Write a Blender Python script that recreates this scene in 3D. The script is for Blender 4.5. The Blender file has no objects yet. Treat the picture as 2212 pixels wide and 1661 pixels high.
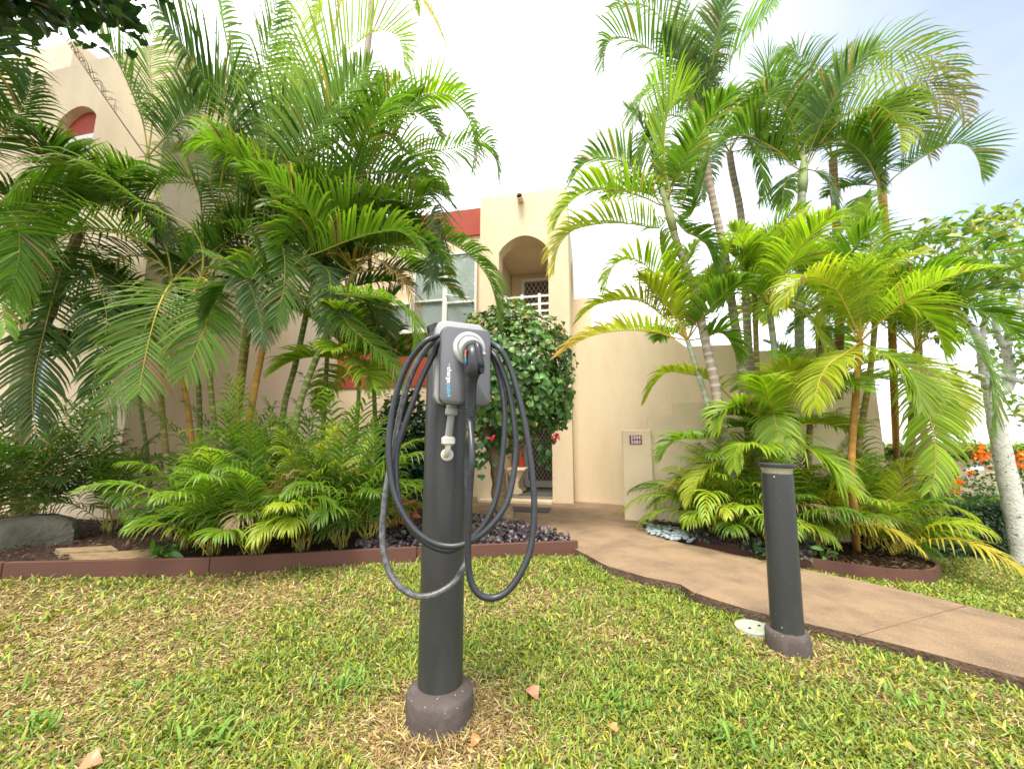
import bpy, math, random
import numpy as np
from mathutils import Vector, Matrix

rnd = random.Random(7)
nr = np.random.default_rng(11)
scn = bpy.context.scene
COL = scn.collection
R = math.radians

# ------------------------------------------------------------------ camera, light
FPX = 868.0                       # focal length in pixels of a 2212 px wide picture
PITCH = R(8.2)
EYE = 1.0
cam_d = bpy.data.cameras.new('camera'); cam_d.lens = 36.0 * FPX / 2212.0; cam_d.sensor_width = 36.0
cam_d.clip_start = 0.05; cam_d.clip_end = 20000
cam_d.dof.use_dof = True; cam_d.dof.focus_distance = 1.5; cam_d.dof.aperture_fstop = 4.0
cam = bpy.data.objects.new('camera', cam_d); COL.objects.link(cam)
cam.location = (0, 0, EYE); cam.rotation_euler = (R(90) + PITCH, 0, 0)
scn.camera = cam

SUN_EL, SUN_AZ = R(66), R(200)     # azimuth from +Y clockwise: the sun stands behind the camera, to its left
world = bpy.data.worlds.new('World'); scn.world = world; world.use_nodes = True
wn = world.node_tree.nodes; wl = world.node_tree.links
for n in list(wn): wn.remove(n)
wo = wn.new('ShaderNodeOutputWorld'); bg = wn.new('ShaderNodeBackground')
sky = wn.new('ShaderNodeTexSky'); sky.sky_type = 'NISHITA'; sky.sun_disc = False
sky.sun_elevation = SUN_EL; sky.sun_rotation = SUN_AZ; sky.air_density = 1.0; sky.ozone_density = 0.45; sky.dust_density = 1.2
bg.inputs['Strength'].default_value = 0.15
tc = wn.new('ShaderNodeTexCoord')
mp = wn.new('ShaderNodeMapping'); mp.inputs['Scale'].default_value = (1.0, 1.0, 2.2)
wl.new(tc.outputs['Generated'], mp.inputs['Vector'])
nz = wn.new('ShaderNodeTexNoise'); nz.inputs['Scale'].default_value = 1.6; nz.inputs['Detail'].default_value = 4; nz.inputs['Roughness'].default_value = 0.5
wl.new(mp.outputs['Vector'], nz.inputs['Vector'])
dt = wn.new('ShaderNodeVectorMath'); dt.operation = 'DOT_PRODUCT'; dt.inputs[1].default_value = (0.80, 0.30, 0.52)
wl.new(tc.outputs['Generated'], dt.inputs[0])
mr = wn.new('ShaderNodeMapRange'); mr.inputs['From Min'].default_value = 0.60; mr.inputs['From Max'].default_value = 1.0
mr.inputs['To Min'].default_value = 1.0; mr.inputs['To Max'].default_value = 0.20; mr.interpolation_type = 'SMOOTHSTEP'
wl.new(dt.outputs['Value'], mr.inputs['Value'])
ad = wn.new('ShaderNodeMath'); ad.operation = 'MULTIPLY_ADD'; ad.inputs[1].default_value = 0.7; ad.inputs[2].default_value = -0.35
wl.new(nz.outputs['Fac'], ad.inputs[0])
ad2 = wn.new('ShaderNodeMath'); ad2.operation = 'ADD'; ad2.use_clamp = True
wl.new(ad.outputs[0], ad2.inputs[0]); wl.new(mr.outputs[0], ad2.inputs[1])
mx = wn.new('ShaderNodeMixRGB'); mx.inputs['Color2'].default_value = (9.8, 9.9, 10.0, 1)   # bright thin cloud
wl.new(ad2.outputs[0], mx.inputs['Fac']); wl.new(sky.outputs[0], mx.inputs['Color1'])
wl.new(mx.outputs[0], bg.inputs['Color']); wl.new(bg.outputs[0], wo.inputs['Surface'])

sun_d = bpy.data.lights.new('sun', 'SUN'); sun_d.energy = 3.4; sun_d.angle = R(20); sun_d.color = (1, .92, .78)
sun = bpy.data.objects.new('sun', sun_d); COL.objects.link(sun)
sdir = Vector((math.sin(SUN_AZ) * math.cos(SUN_EL), math.cos(SUN_AZ) * math.cos(SUN_EL), math.sin(SUN_EL)))
sun.rotation_euler = sdir.to_track_quat('Z', 'Y').to_euler(); sun.location = (0, 0, 20)
scn.view_settings.view_transform = 'Standard'; scn.view_settings.look = 'None'
scn.view_settings.exposure = 0.80; scn.view_settings.gamma = 1; scn.view_settings.use_curve_mapping = False
scn.cycles.max_bounces = 8; scn.cycles.transparent_max_bounces = 8

# ------------------------------------------------------------------ where things stand
CP, SP = math.cos(PITCH), math.sin(PITCH)
def ray(px, py):
    u = (px - 1106) / FPX; v = (830.5 - py) / FPX
    return u, CP - v * SP, SP + v * CP
def at(px, py, Y):
    x, y, z = ray(px, py); k = Y / y
    return Vector((x * k, Y, EYE + z * k))
def H(x, y):
    a = np.maximum(0.0, np.asarray(x, float) - 1.0)
    return -0.085 * a * a / (a + 0.8)
def G(px, py, dz=0.0):
    x, y, z = ray(px, py); zz = dz
    for i in range(40):
        k = (zz - EYE) / z; zz = 0.5 * zz + 0.5 * (float(H(x * k, y * k)) + dz)
    return Vector((x * k, y * k, zz))

# ------------------------------------------------------------------ materials
SPECK = {'charcoal_paint': (150, .765, (.20, .20, .19)), 'painted_concrete': (85, .72, (.36, .35, .33)), 'exposed_concrete': (210, .63, (.42, .32, .22)), 'pale_bark': (30, .66, (.16, .15, .13))}
def mat(name, col, rough=0.6, spec=0.5, metal=0.0, noise=None, bump=None, attr=False, transl=0.0, coat=0.0, alpha=None, trans=0.0, sheen=0.0):
    """noise=(scale, colour2, low, high[, stretch]); bump=(scale, strength, distance[, detail])"""
    m = bpy.data.materials.new(name); m.use_nodes = True
    nt = m.node_tree; N = nt.nodes; Lk = nt.links; b = N['Principled BSDF']
    b.inputs['Base Color'].default_value = (*col, 1); b.inputs['Roughness'].default_value = rough
    b.inputs['Specular IOR Level'].default_value = spec; b.inputs['Metallic'].default_value = metal
    b.inputs['Coat Weight'].default_value = coat
    b.inputs['Transmission Weight'].default_value = trans
    tcn = N.new('ShaderNodeTexCoord')
    out = None
    if attr:
        a = N.new('ShaderNodeAttribute'); a.attribute_name = 'col'; out = a.outputs['Color']
    if noise:
        vec = tcn.outputs['Object']
        if len(noise) > 4:
            mpn = N.new('ShaderNodeMapping'); mpn.inputs['Scale'].default_value = noise[4]; Lk.new(vec, mpn.inputs[0]); vec = mpn.outputs[0]
        t = N.new('ShaderNodeTexNoise'); t.inputs['Scale'].default_value = noise[0]; t.inputs['Detail'].default_value = 6; t.inputs['Roughness'].default_value = 0.65
        Lk.new(vec, t.inputs['Vector'])
        r_ = N.new('ShaderNodeMapRange'); r_.inputs['From Min'].default_value = noise[2]; r_.inputs['From Max'].default_value = noise[3]
        Lk.new(t.outputs['Fac'], r_.inputs['Value'])
        mxn = N.new('ShaderNodeMixRGB'); Lk.new(r_.outputs[0], mxn.inputs['Fac'])
        if out is not None: Lk.new(out, mxn.inputs['Color1'])
        else: mxn.inputs['Color1'].default_value = (*col, 1)
        mxn.inputs['Color2'].default_value = (*noise[1], 1); out = mxn.outputs[0]
    if name in SPECK:
        sc, th, cc = SPECK[name]; t3 = N.new('ShaderNodeTexNoise'); t3.inputs['Scale'].default_value = sc; t3.inputs['Detail'].default_value = 1
        Lk.new(tcn.outputs['Object'], t3.inputs['Vector']); r3 = N.new('ShaderNodeMapRange'); r3.inputs['From Min'].default_value = th; r3.inputs['From Max'].default_value = th + .05
        Lk.new(t3.outputs['Fac'], r3.inputs['Value']); m3 = N.new('ShaderNodeMixRGB'); Lk.new(r3.outputs[0], m3.inputs['Fac']); Lk.new(out, m3.inputs['Color1']); m3.inputs['Color2'].default_value = (*cc, 1); out = m3.outputs[0]
    if out is not None: Lk.new(out, b.inputs['Base Color'])
    if bump:
        t2 = N.new('ShaderNodeTexNoise'); t2.inputs['Scale'].default_value = bump[0]; t2.inputs['Detail'].default_value = bump[3] if len(bump) > 3 else 5
        Lk.new(tcn.outputs['Object'], t2.inputs['Vector'])
        bn = N.new('ShaderNodeBump'); bn.inputs['Strength'].default_value = bump[1]; bn.inputs['Distance'].default_value = bump[2]
        Lk.new(t2.outputs['Fac'], bn.inputs['Height']); Lk.new(bn.outputs[0], b.inputs['Normal'])
    if transl > 0:
        tl = N.new('ShaderNodeBsdfTranslucent'); ms = N.new('ShaderNodeMixShader'); ms.inputs[0].default_value = transl
        g_ = N.new('ShaderNodeMixRGB'); g_.blend_type = 'MULTIPLY'; g_.inputs[0].default_value = 1; g_.inputs['Color2'].default_value = (1.35, 1.45, .6, 1)
        if out is not None: Lk.new(out, g_.inputs['Color1'])
        else: g_.inputs['Color1'].default_value = (*col, 1)
        Lk.new(g_.outputs[0], tl.inputs['Color'])
        Lk.new(b.outputs[0], ms.inputs[1]); Lk.new(tl.outputs[0], ms.inputs[2]); Lk.new(ms.outputs[0], N['Material Output'].inputs['Surface'])
    return m

M = {}
M['stucco'] = mat('cream_stucco', (.75, .61, .43), .85, .2, noise=(1.6, (.66, .52, .355), .40, .78, (1.6, 1.6, .45)), bump=(70, .5, .012))
M['stucco_low'] = mat('cream_stucco_light', (.76, .625, .44), .85, .2, noise=(2.0, (.66, .53, .37), .42, .8), bump=(90, .6, .01))
M['red'] = mat('terracotta_paint', (.36, .068, .04), .75, .3, noise=(3, (.29, .06, .04), .4, .8), bump=(80, .4, .008))
M['white'] = mat('white_paint', (.76, .76, .74), .4, .4, noise=(5, (.62, .61, .57), .55, .9))
M['cream_paint'] = mat('cream_gloss_paint', (.72, .63, .48), .45, .4)
M['glass'] = mat('window_glass', (.10, .13, .15), .04, .9, coat=.6)
M['blind'] = mat('blind_slat', (.66, .68, .68), .5, .3)
M['mesh_brown'] = mat('dark_door_panel', (.10, .055, .04), .6, .3)
M['lattice'] = mat('beige_lattice', (.55, .50, .42), .5, .3)
M['pole'] = mat('charcoal_paint', (.034, .035, .037), .40, .45, noise=(7, (.066, .066, .064), .50, .85, (1, 1, .3)), bump=(160, .12, .002))
M['plastic_black'] = mat('black_rubber', (.015, .017, .023), .32, .5, noise=(14, (.04, .042, .046), .5, .8), bump=(220, .08, .002))
M['cap_black'] = mat('black_plastic_sheet', (.012, .012, .014), .3, .5)
M['cover'] = mat('gunmetal_cover', (.15, .15, .16), .34, .5, metal=.5, noise=(500, (.115, .115, .125), .3, .7), bump=(900, .12, .0005, 2))
M['housing'] = mat('light_grey_housing', (.25, .255, .27), .35, .5, metal=.2)
M['rim'] = mat('white_housing_rim', (.36, .365, .375), .35, .5)
M['silver'] = mat('silver_plastic', (.50, .51, .52), .3, .5, metal=.25)
M['conduit'] = mat('grey_conduit', (.30, .31, .31), .55, .4)
M['fitting'] = mat('dirty_white_fitting', (.62, .61, .56), .5, .4, noise=(30, (.42, .38, .28), .5, .8))
M['ink_white'] = mat('white_lettering', (.82, .82, .82), .5, .2)
M['ink_blue'] = mat('blue_lettering', (.16, .42, .68), .5, .2)
M['ink_orange'] = mat('orange_lettering', (.85, .17, .05), .5, .2)
M['ink_teal'] = mat('teal_lettering', (.05, .35, .48), .5, .2)
M['concrete_base'] = mat('painted_concrete', (.085, .068, .062), .85, .25, noise=(11, (.15, .135, .125), .5, .82), bump=(70, .5, .004))
M['lens'] = mat('clear_lens', (.62, .58, .42), .12, .5, trans=.55)
M['screw'] = mat('screw_head', (.5, .5, .5), .3, .5, metal=.9)
M['path'] = mat('exposed_concrete', (.29, .20, .125), .92, .15, noise=(3.2, (.165, .115, .078), .40, .72), bump=(150, .9, .008))
M['pathedge'] = mat('dark_concrete_edge', (.15, .10, .07), .95, .15, noise=(9, (.07, .05, .035), .4, .7), bump=(60, .9, .02))  # slab side, darker and more mottled than the top
M['thatch'] = mat('thatch_soil', (.19, .135, .06), .95, .1, noise=(26, (.10, .115, .03), .42, .62), bump=(80, .9, .02))
M['mulch'] = mat('dark_mulch', (.045, .026, .02), .95, .15, noise=(30, (.085, .052, .038), .45, .65), bump=(60, 1, .03))
M['edging'] = mat('redbrown_edging', (.115, .052, .038), .7, .3, noise=(7, (.10, .045, .034), .4, .7, (.3, 1, 3)), bump=(60, .3, .004))
M['stone'] = mat('weathered_stone', (.095, .09, .07), .9, .2, noise=(6, (.05, .055, .035), .45, .7), bump=(25, .8, .03))
M['slab'] = mat('tan_slab', (.30, .21, .12), .9, .2, noise=(9, (.15, .11, .06), .45, .7, (1, 4, 1)), bump=(30, .8, .02))
M['pebble'] = mat('bluegrey_pebble', (.30, .36, .38), .7, .3, noise=(20, (.20, .25, .27), .4, .7), attr=False)
M['sign'] = mat('maroon_sign', (.20, .022, .045), .4, .4)
M['leaf'] = mat('palm_leaf', (.1, .2, .03), .36, .5, attr=True, transl=.5)
M['stalk'] = mat('palm_stalk', (.3, .2, .04), .5, .35, attr=True, noise=(25, (.12, .11, .03), .55, .9))
M['bark'] = mat('palm_bark', (.25, .2, .15), .8, .25, attr=True, noise=(14, (.13, .10, .07), .5, .85), bump=(60, .5, .008))
M['treebark'] = mat('pale_bark', (.55, .55, .50), .85, .2, noise=(9, (.30, .29, .26), .5, .8, (1, 1, 2.5)), bump=(40, .7, .015))
M['vinebark'] = mat('brown_mossy_bark', (.17, .115, .07), .9, .15, noise=(7, (.09, .085, .025), .45, .65), bump=(30, 1, .03))
M['leafgen'] = mat('broad_leaf', (.1, .2, .03), .38, .5, attr=True, transl=.28)
M['grass'] = mat('grass_blade', (.1, .2, .03), .55, .3, attr=True, transl=.22)
M['petal'] = mat('flower_petal', (.7, .2, .03), .6, .2, attr=True, transl=.35)
M['sea'] = mat('sea_water', (.12, .25, .32), .25, .5, bump=(.05, .3, .5))
M['mat_grey'] = mat('doormat', (.10, .095, .09), .95, .1)
M['tile'] = mat('porch_floor', (.20, .17, .14), .8, .2)
M['blue'] = mat('blue_board', (.012, .035, .16), .5, .4)
M['redp'] = mat('red_float', (.62, .05, .03), .5, .4)
M['lid'] = mat('pale_green_lid', (.36, .40, .33), .6, .3, noise=(14, (.25, .27, .19), .5, .8))

# ------------------------------------------------------------------ mesh builder
class MB:
    def __init__(s): s.v = []; s.f = []; s.m = []; s.c = []; s.n = 0; s.usec = False
    def add(s, verts, faces, mi=0, col=None):
        verts = np.asarray(verts, float).reshape(-1, 3)
        s.v.append(verts); s.f += [tuple(int(i) + s.n for i in f) for f in faces]; s.m += [mi] * len(faces)
        if col is None: cc = np.ones((len(verts), 3)) * .5
        else:
            s.usec = True; cc = np.asarray(col, float)
            if cc.ndim == 1: cc = np.tile(cc, (len(verts), 1))
        s.c.append(cc); s.n += len(verts); return s
    def box(s, c, size, rot=None, mi=0, bev=0.0, col=None):
        x, y, z = [d / 2 for d in size]
        if bev <= 0:
            vs = [(-x, -y, -z), (x, -y, -z), (x, y, -z), (-x, y, -z), (-x, -y, z), (x, -y, z), (x, y, z), (-x, y, z)]
            fs = [(0, 3, 2, 1), (4, 5, 6, 7), (0, 1, 5, 4), (1, 2, 6, 5), (2, 3, 7, 6), (3, 0, 4, 7)]
        else:
            b = min(bev, x * .9, y * .9, z * .9); vs = []; fs = []
            for zz, k in ((-z, b), (-z + b, 0), (z - b, 0), (z, b)):
                X, Y = x - k, y - k
                vs += [(-X + b, -Y, zz), (X - b, -Y, zz), (X, -Y + b, zz), (X, Y - b, zz), (X - b, Y, zz), (-X + b, Y, zz), (-X, Y - b, zz), (-X, -Y + b, zz)]
            for r_ in range(3):
                for i in range(8):
                    j = (i + 1) % 8; fs.append((r_ * 8 + i, r_ * 8 + j, r_ * 8 + 8 + j, r_ * 8 + 8 + i))
            fs.append(tuple(range(7, -1, -1))); fs.append(tuple(range(24, 32)))
        vs = np.array(vs)
        if rot is not None: vs = vs @ np.array(rot.to_3x3()).T
        return s.add(vs + np.array(c), fs, mi, col)
    def prism(s, poly, fn, a0, a1, mi=0, col=None):
        """poly: list of 2D points; fn(u, w, a) -> xyz"""
        n = len(poly)
        vs = [tuple(fn(u, w, a0)) for u, w in poly] + [tuple(fn(u, w, a1)) for u, w in poly]
        fs = [tuple(range(n)), tuple(range(2 * n - 1, n - 1, -1))] + [(i, i + n, (i + 1) % n + n, (i + 1) % n) for i in range(n)]
        return s.add(vs, fs, mi, col)
    def tube(s, pts, rad, k=8, mi=0, col=None, cap=True, squash=None):
        pts = np.array([tuple(p) for p in pts], float); n = len(pts)
        rad = np.full(n, rad) if np.isscalar(rad) else np.array(rad)
        T = np.gradient(pts, axis=0); T /= np.linalg.norm(T, axis=1)[:, None] + 1e-9
        ref = np.array([0, 0, 1.0]) if abs(T[0][2]) < .9 else np.array([1.0, 0, 0])
        u = np.cross(T[0], ref); u /= np.linalg.norm(u); vs = []
        ang = np.arange(k) * 2 * np.pi / k
        for i in range(n):
            u = u - T[i] * np.dot(u, T[i]); u /= np.linalg.norm(u); w = np.cross(T[i], u)
            vs.append(pts[i] + rad[i] * (np.cos(ang)[:, None] * u + np.sin(ang)[:, None] * w))
        fs = [(i * k + j, i * k + (j + 1) % k, (i + 1) * k + (j + 1) % k, (i + 1) * k + j) for i in range(n - 1) for j in range(k)]
        if cap: fs += [tuple(range(k - 1, -1, -1)), tuple(range((n - 1) * k, n * k))]
        if col is not None:
            col = np.asarray(col, float)
            col = np.repeat(col, k, axis=0) if col.ndim == 2 else col
        return s.add(np.concatenate(vs), fs, mi, col)
    def lathe(s, prof, k=32, origin=(0, 0, 0), rot=None, mi=0, col=None, cap=True):
        ang = np.arange(k) * 2 * np.pi / k
        vs = np.concatenate([np.stack([r_ * np.cos(ang), r_ * np.sin(ang), np.full(k, z)], 1) for r_, z in prof])
        n = len(prof)
        fs = [(i * k + j, i * k + (j + 1) % k, (i + 1) * k + (j + 1) % k, (i + 1) * k + j) for i in range(n - 1) for j in range(k)]
        if cap: fs += [tuple(range(k - 1, -1, -1)), tuple(range((n - 1) * k, n * k))]
        if rot is not None: vs = vs @ np.array(rot.to_3x3()).T
        return s.add(vs + np.array(origin), fs, mi, col)
    def build(s, name, mats, parent=None, origin=None, smooth=False, **props):
        V = np.concatenate(s.v); o0 = Vector(origin) if origin is not None else (Vector(parent['_o']) if parent is not None and '_o' in parent else Vector((0, 0, 0)))
        me = bpy.data.meshes.new(name); me.from_pydata((V - np.array(o0)).tolist(), [], s.f)
        mats = mats if isinstance(mats, (list, tuple)) else [mats]
        for m in mats: me.materials.append(m)
        if len(mats) > 1: me.polygons.foreach_set('material_index', s.m)
        if s.usec:
            a = me.color_attributes.new('col', 'FLOAT_COLOR', 'POINT')
            cc = np.concatenate(s.c); a.data.foreach_set('color', np.concatenate([cc, np.ones((len(cc), 1))], 1).astype(np.float32).ravel())
        if smooth:
            me.polygons.foreach_set('use_smooth', [True] * len(me.polygons))
            if smooth is not True: me.set_sharp_from_angle(angle=R(smooth))
        me.update(); return link(name, me, parent, o0, **props)
ORIG = {}
def link(name, me, parent=None, o0=Vector((0, 0, 0)), **props):
    o = bpy.data.objects.new(name, me); COL.objects.link(o)
    if parent is not None:
        o.parent = parent
        po = ORIG.get(parent.name, Vector((0, 0, 0))); o.location = o0 - po
    else: o.location = o0
    ORIG[o.name] = o0.copy()
    for k, v in props.items(): o[k] = v
    return o
def bld(mb, name, mats, parent=None, origin=None, smooth=False, **props):
    if origin is None: origin = ORIG[parent.name] if parent is not None else (0, 0, 0)
    return mb.build(name, mats, parent, origin, smooth, **props)
def thing(name, label, cat, loc, group=None):
    o = bpy.data.objects.new(name, None); COL.objects.link(o); o.location = loc; o.empty_display_size = .1
    ORIG[o.name] = Vector(loc); o['label'] = label; o['category'] = cat
    if group: o['group'] = group
    return o
def tag(o, label, cat, group=None):
    o['label'] = label; o['category'] = cat
    if group: o['group'] = group
    return o
def big_mesh(name, V, quads=None, tris=None, cols=None, mats=(), origin=(0, 0, 0), parent=None, **props):
    """fast path for numpy geometry"""
    origin = np.array(tuple(origin), float)
    me = bpy.data.meshes.new(name); me.vertices.add(len(V)); me.vertices.foreach_set('co', (V - origin).astype(np.float32).ravel())
    nq = 0 if quads is None else len(quads); nt = 0 if tris is None else len(tris)
    li = np.concatenate(([quads.ravel()] if nq else []) + ([tris.ravel()] if nt else [])).astype(np.int32)
    me.loops.add(len(li)); me.loops.foreach_set('vertex_index', li)
    me.polygons.add(nq + nt)
    st = np.concatenate((np.arange(nq) * 4, nq * 4 + np.arange(nt) * 3)).astype(np.int32)
    me.polygons.foreach_set('loop_start', st)
    try: me.polygons.foreach_set('loop_total', np.concatenate((np.full(nq, 4), np.full(nt, 3))).astype(np.int32))
    except Exception: pass
    me.update(calc_edges=True)
    for m in mats: me.materials.append(m)
    if cols is not None:
        a = me.color_attributes.new('col', 'FLOAT_COLOR', 'POINT')
        a.data.foreach_set('color', np.concatenate([cols, np.ones((len(cols), 1))], 1).astype(np.float32).ravel())
    me.polygons.foreach_set('use_smooth', [True] * (nq + nt))
    return link(name, me, parent, Vector(origin), **props)
def spline(pts, n):
    P = np.array([tuple(p) for p in pts], float)
    if len(P) == 2: P = np.array([P[0], (P[0] + P[1]) / 2, P[1]])
    d = np.concatenate([[0], np.cumsum(np.sqrt(np.linalg.norm(np.diff(P, axis=0), axis=1)) + 1e-6)])
    T = np.zeros_like(P); T[1:-1] = (P[2:] - P[:-2]) / (d[2:] - d[:-2])[:, None]
    T[0] = 2 * (P[1] - P[0]) / (d[1] - d[0]) - T[1]; T[-1] = 2 * (P[-1] - P[-2]) / (d[-1] - d[-2]) - T[-2]
    t = np.linspace(0, d[-1], n * 4); out = []
    for x in t:
        i = min(max(np.searchsorted(d, x) - 1, 0), len(P) - 2); h = d[i + 1] - d[i]; s_ = (x - d[i]) / h
        out.append((2 * s_**3 - 3 * s_**2 + 1) * P[i] + (s_**3 - 2 * s_**2 + s_) * h * T[i] + (-2 * s_**3 + 3 * s_**2) * P[i + 1] + (s_**3 - s_**2) * h * T[i + 1])
    out = np.array(out); L = np.concatenate([[0], np.cumsum(np.linalg.norm(np.diff(out, axis=0), axis=1))])
    q = np.linspace(0, L[-1], n)
    return np.stack([np.interp(q, L, out[:, k]) for k in range(3)], 1)
def vnoise(x, y, s, seed=0):
    g = np.random.default_rng(seed).random((256, 256)); X = x / s + 100; Y = y / s + 100
    i = np.floor(X).astype(int); j = np.floor(Y).astype(int); a = X - i; b = Y - j; a = a * a * (3 - 2 * a); b = b * b * (3 - 2 * b)
    i %= 255; j %= 255
    return g[i, j] * (1 - a) * (1 - b) + g[i + 1, j] * a * (1 - b) + g[i, j + 1] * (1 - a) * b + g[i + 1, j + 1] * a * b
def inpoly(x, y, poly):
    ins = np.zeros(len(x), bool); n = len(poly)
    for i in range(n):
        x1, y1 = poly[i][:2]; x2, y2 = poly[(i + 1) % n][:2]
        if y1 == y2: continue
        c = ((y1 > y) != (y2 > y)) & (x < (x2 - x1) * (y - y1) / (y2 - y1) + x1); ins ^= c
    return ins
def text_mesh(txt, size, ext=.0004, off=0.0, spacing=1.0, align='LEFT'):
    c = bpy.data.curves.new('lettering', 'FONT'); c.body = txt; c.size = size; c.extrude = ext; c.offset = off
    c.space_character = spacing; c.align_x = align; c.align_y = 'CENTER'; c.resolution_u = 3
    o = bpy.data.objects.new('lettering_tmp', c); COL.objects.link(o)
    me = bpy.data.meshes.new_from_object(o); bpy.data.objects.remove(o); return me

# ------------------------------------------------------------------ the ground
EDGE_L = [G(x, y) for x, y in ((-400, 1268), (0, 1251), (450, 1240), (900, 1213), (1250, 1197))]      # lawn side of the left edging
PATH_F = [G(x, y, .05) for x, y in ((1215, 1172), (1252, 1190), (1310, 1222), (1395, 1246), (1468, 1261), (1498, 1279), (1620, 1317), (1850, 1370), (2030, 1415), (2212, 1464), (2700, 1590), (3300, 1745))]
PATH_B = [G(x, y, .05) for x, y in ((3300, 1560), (2700, 1440), (2212, 1338), (2020, 1290), (1850, 1252), (1660, 1214), (1530, 1184), (1470, 1172), (1400, 1150), (1380, 1128))]
sx = np.linspace(-1, 1, 121); sx = np.sign(sx) * (np.abs(sx) * 9 + np.abs(sx)**7 * 6000)
sy = np.linspace(-1, 1, 121); sy = np.sign(sy) * (np.abs(sy) * 14 + np.abs(sy)**7 * 6000)
GX, GY = np.meshgrid(sx, sy); far = np.maximum(0, np.hypot(GX, GY) - 19)
GZ = H(GX, GY) * np.exp(-far / 30) - np.minimum(far * .35, 46) - .012 + .018 * (vnoise(GX, GY, .6, 3) - .5) * (far == 0)
def gridmesh(name, X, Y, Z, m, **props):
    n, k = X.shape; idx = np.arange(n * k).reshape(n, k)
    q = np.stack([idx[:-1, :-1], idx[:-1, 1:], idx[1:, 1:], idx[1:, :-1]], -1).reshape(-1, 4)
    return big_mesh(name, np.stack([X, Y, Z], -1).reshape(-1, 3), q, mats=[m], **props)
gridmesh('lawn', GX, GY, GZ, M['thatch'], kind='structure')
mb = MB(); mb.add([(-9000, -9000, -42), (9000, -9000, -42), (9000, 9000, -42), (-9000, 9000, -42)], [(0, 1, 2, 3)])
bld(mb, 'sea', M['sea'], kind='structure')

# ------------------------------------------------------------------ concrete path
back = [(at(1345, 1098, 6.3).x, 6.2), (at(1345, 1098, 6.3).x + .3, 6.9), (-2.2, 7.6), (-2.0, 6.6)]
poly = [(p.x, p.y) for p in PATH_F] + [(p.x, p.y) for p in PATH_B] + [back[0], back[1], back[2], back[3]]
poly += [tuple(G(x, y, .05))[:2] for x, y in ((1040, 1112), (1105, 1122), (1165, 1150))]
PATHPOLY = poly
def densify(poly, step=.25, jit=0.0):
    out = []
    for i in range(len(poly)):
        a = np.array(poly[i]); b = np.array(poly[(i + 1) % len(poly)]); n = max(1, int(np.linalg.norm(b - a) / step))
        for k in range(n): out.append(tuple(a + (b - a) * k / n + (nr.normal(0, jit, 2) if jit else 0)))
    return out
def slab(name, poly, top, thick, mats, jit=0.0, step=.2, **props):
    """a sheet over polygon following the ground with skirts; clipped grid via bmesh triangulation"""
    import bmesh
    bm = bmesh.new(); P = densify(poly, step, jit)
    vs = [bm.verts.new((x, y, 0)) for x, y in P]; f = bm.faces.new(vs)
    bmesh.ops.triangulate(bm, faces=[f])
    for it in range(4):
        e = [e for e in bm.edges if e.calc_length() > .45]
        if not e: break
        bmesh.ops.subdivide_edges(bm, edges=e, cuts=1); bmesh.ops.triangulate(bm, faces=bm.faces[:])
    be = [e for e in bm.edges if e.is_boundary]
    r_ = bmesh.ops.extrude_edge_only(bm, edges=be); low = {g for g in r_['geom'] if isinstance(g, bmesh.types.BMVert)}
    for g in r_['geom']:
        if isinstance(g, bmesh.types.BMFace): g.material_index = len(mats) - 1
    for v in bm.verts: v.co.z = float(H(v.co.x, v.co.y)) + (top if v not in low else top - thick)
    bmesh.ops.recalc_face_normals(bm, faces=bm.faces[:])
    me = bpy.data.meshes.new(name); bm.to_mesh(me); bm.free()
    for m in mats: me.materials.append(m)
    return link(name, me, None, **props)
slab('concrete_path', poly, .05, .12, [M['path'], M['pathedge']], jit=.006, step=.12, kind='structure')
# control joints: thin dark recesses laid as narrow strips just proud of the slab
mb = MB()
for a, b in (((1492, 1285), (1650, 1212)), ((1850, 1372), (2090, 1306)), ((1262, 1196), (1440, 1166))):
    p, q = G(*a, .054), G(*b, .054); d = (q - p).normalized(); s_ = Vector((-d.y, d.x, 0)) * .0028
    mb.add([tuple(p - s_), tuple(q - s_), tuple(q + s_), tuple(p + s_)], [(0, 1, 2, 3)])
bld(mb, 'path_joint', mat('joint_sand', (.225, .155, .10), .95, .1), kind='structure')  # joint strips in one flat brown, darker than the slab base

# ------------------------------------------------------------------ planting beds
bedL = [(p.x, p.y + .03) for p in EDGE_L] + [tuple(G(x, y, .05))[:2] for x, y in ((1215, 1172), (1165, 1150), (1105, 1122), (1040, 1112))] + [(-2, 6.6), (-3, 7.8), (-9, 8.5)]
RIM = [(1490, 1172), (1530, 1181), (1600, 1194), (1680, 1210), (1760, 1226), (1850, 1240), (1930, 1250), (1990, 1253), (2022, 1247), (2026, 1236), (2005, 1226), (1960, 1212)]
EDGE_R = [G(x, y, .02) for x, y in RIM]
bedR = [(p.x, p.y) for p in EDGE_R] + [(3.9, 4.9), (3.6, 6.3), (2.5, 6.4)] + [tuple(G(x, y, .05))[:2] for x, y in ((1380, 1128), (1400, 1150))]
slab('planting_bed', bedL, .055, .08, [M['mulch']], kind='structure')
slab('planting_bed', bedR, .058, .08, [M['mulch']], kind='structure')
t = thing('garden_edging', 'long straight red-brown edging board between lawn and left planting bed', 'edging', EDGE_L[2])
for a, b in zip(EDGE_L[:-1], EDGE_L[1:]):
    d = (b - a); L_ = d.length; d.normalize(); s_ = Vector((-d.y, d.x, 0))
    rot = Matrix((( d.x, s_.x, 0), (d.y, s_.y, 0), (0, 0, 1)))
    mb = MB(); mb.box(tuple((a + b) / 2 + s_ * .018 + Vector((0, 0, .045 + rnd.uniform(-.003, .003)))), (L_ - .006, .036, .15), rot, bev=.004)
    bld(mb, 'board', M['edging'], t)
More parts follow.
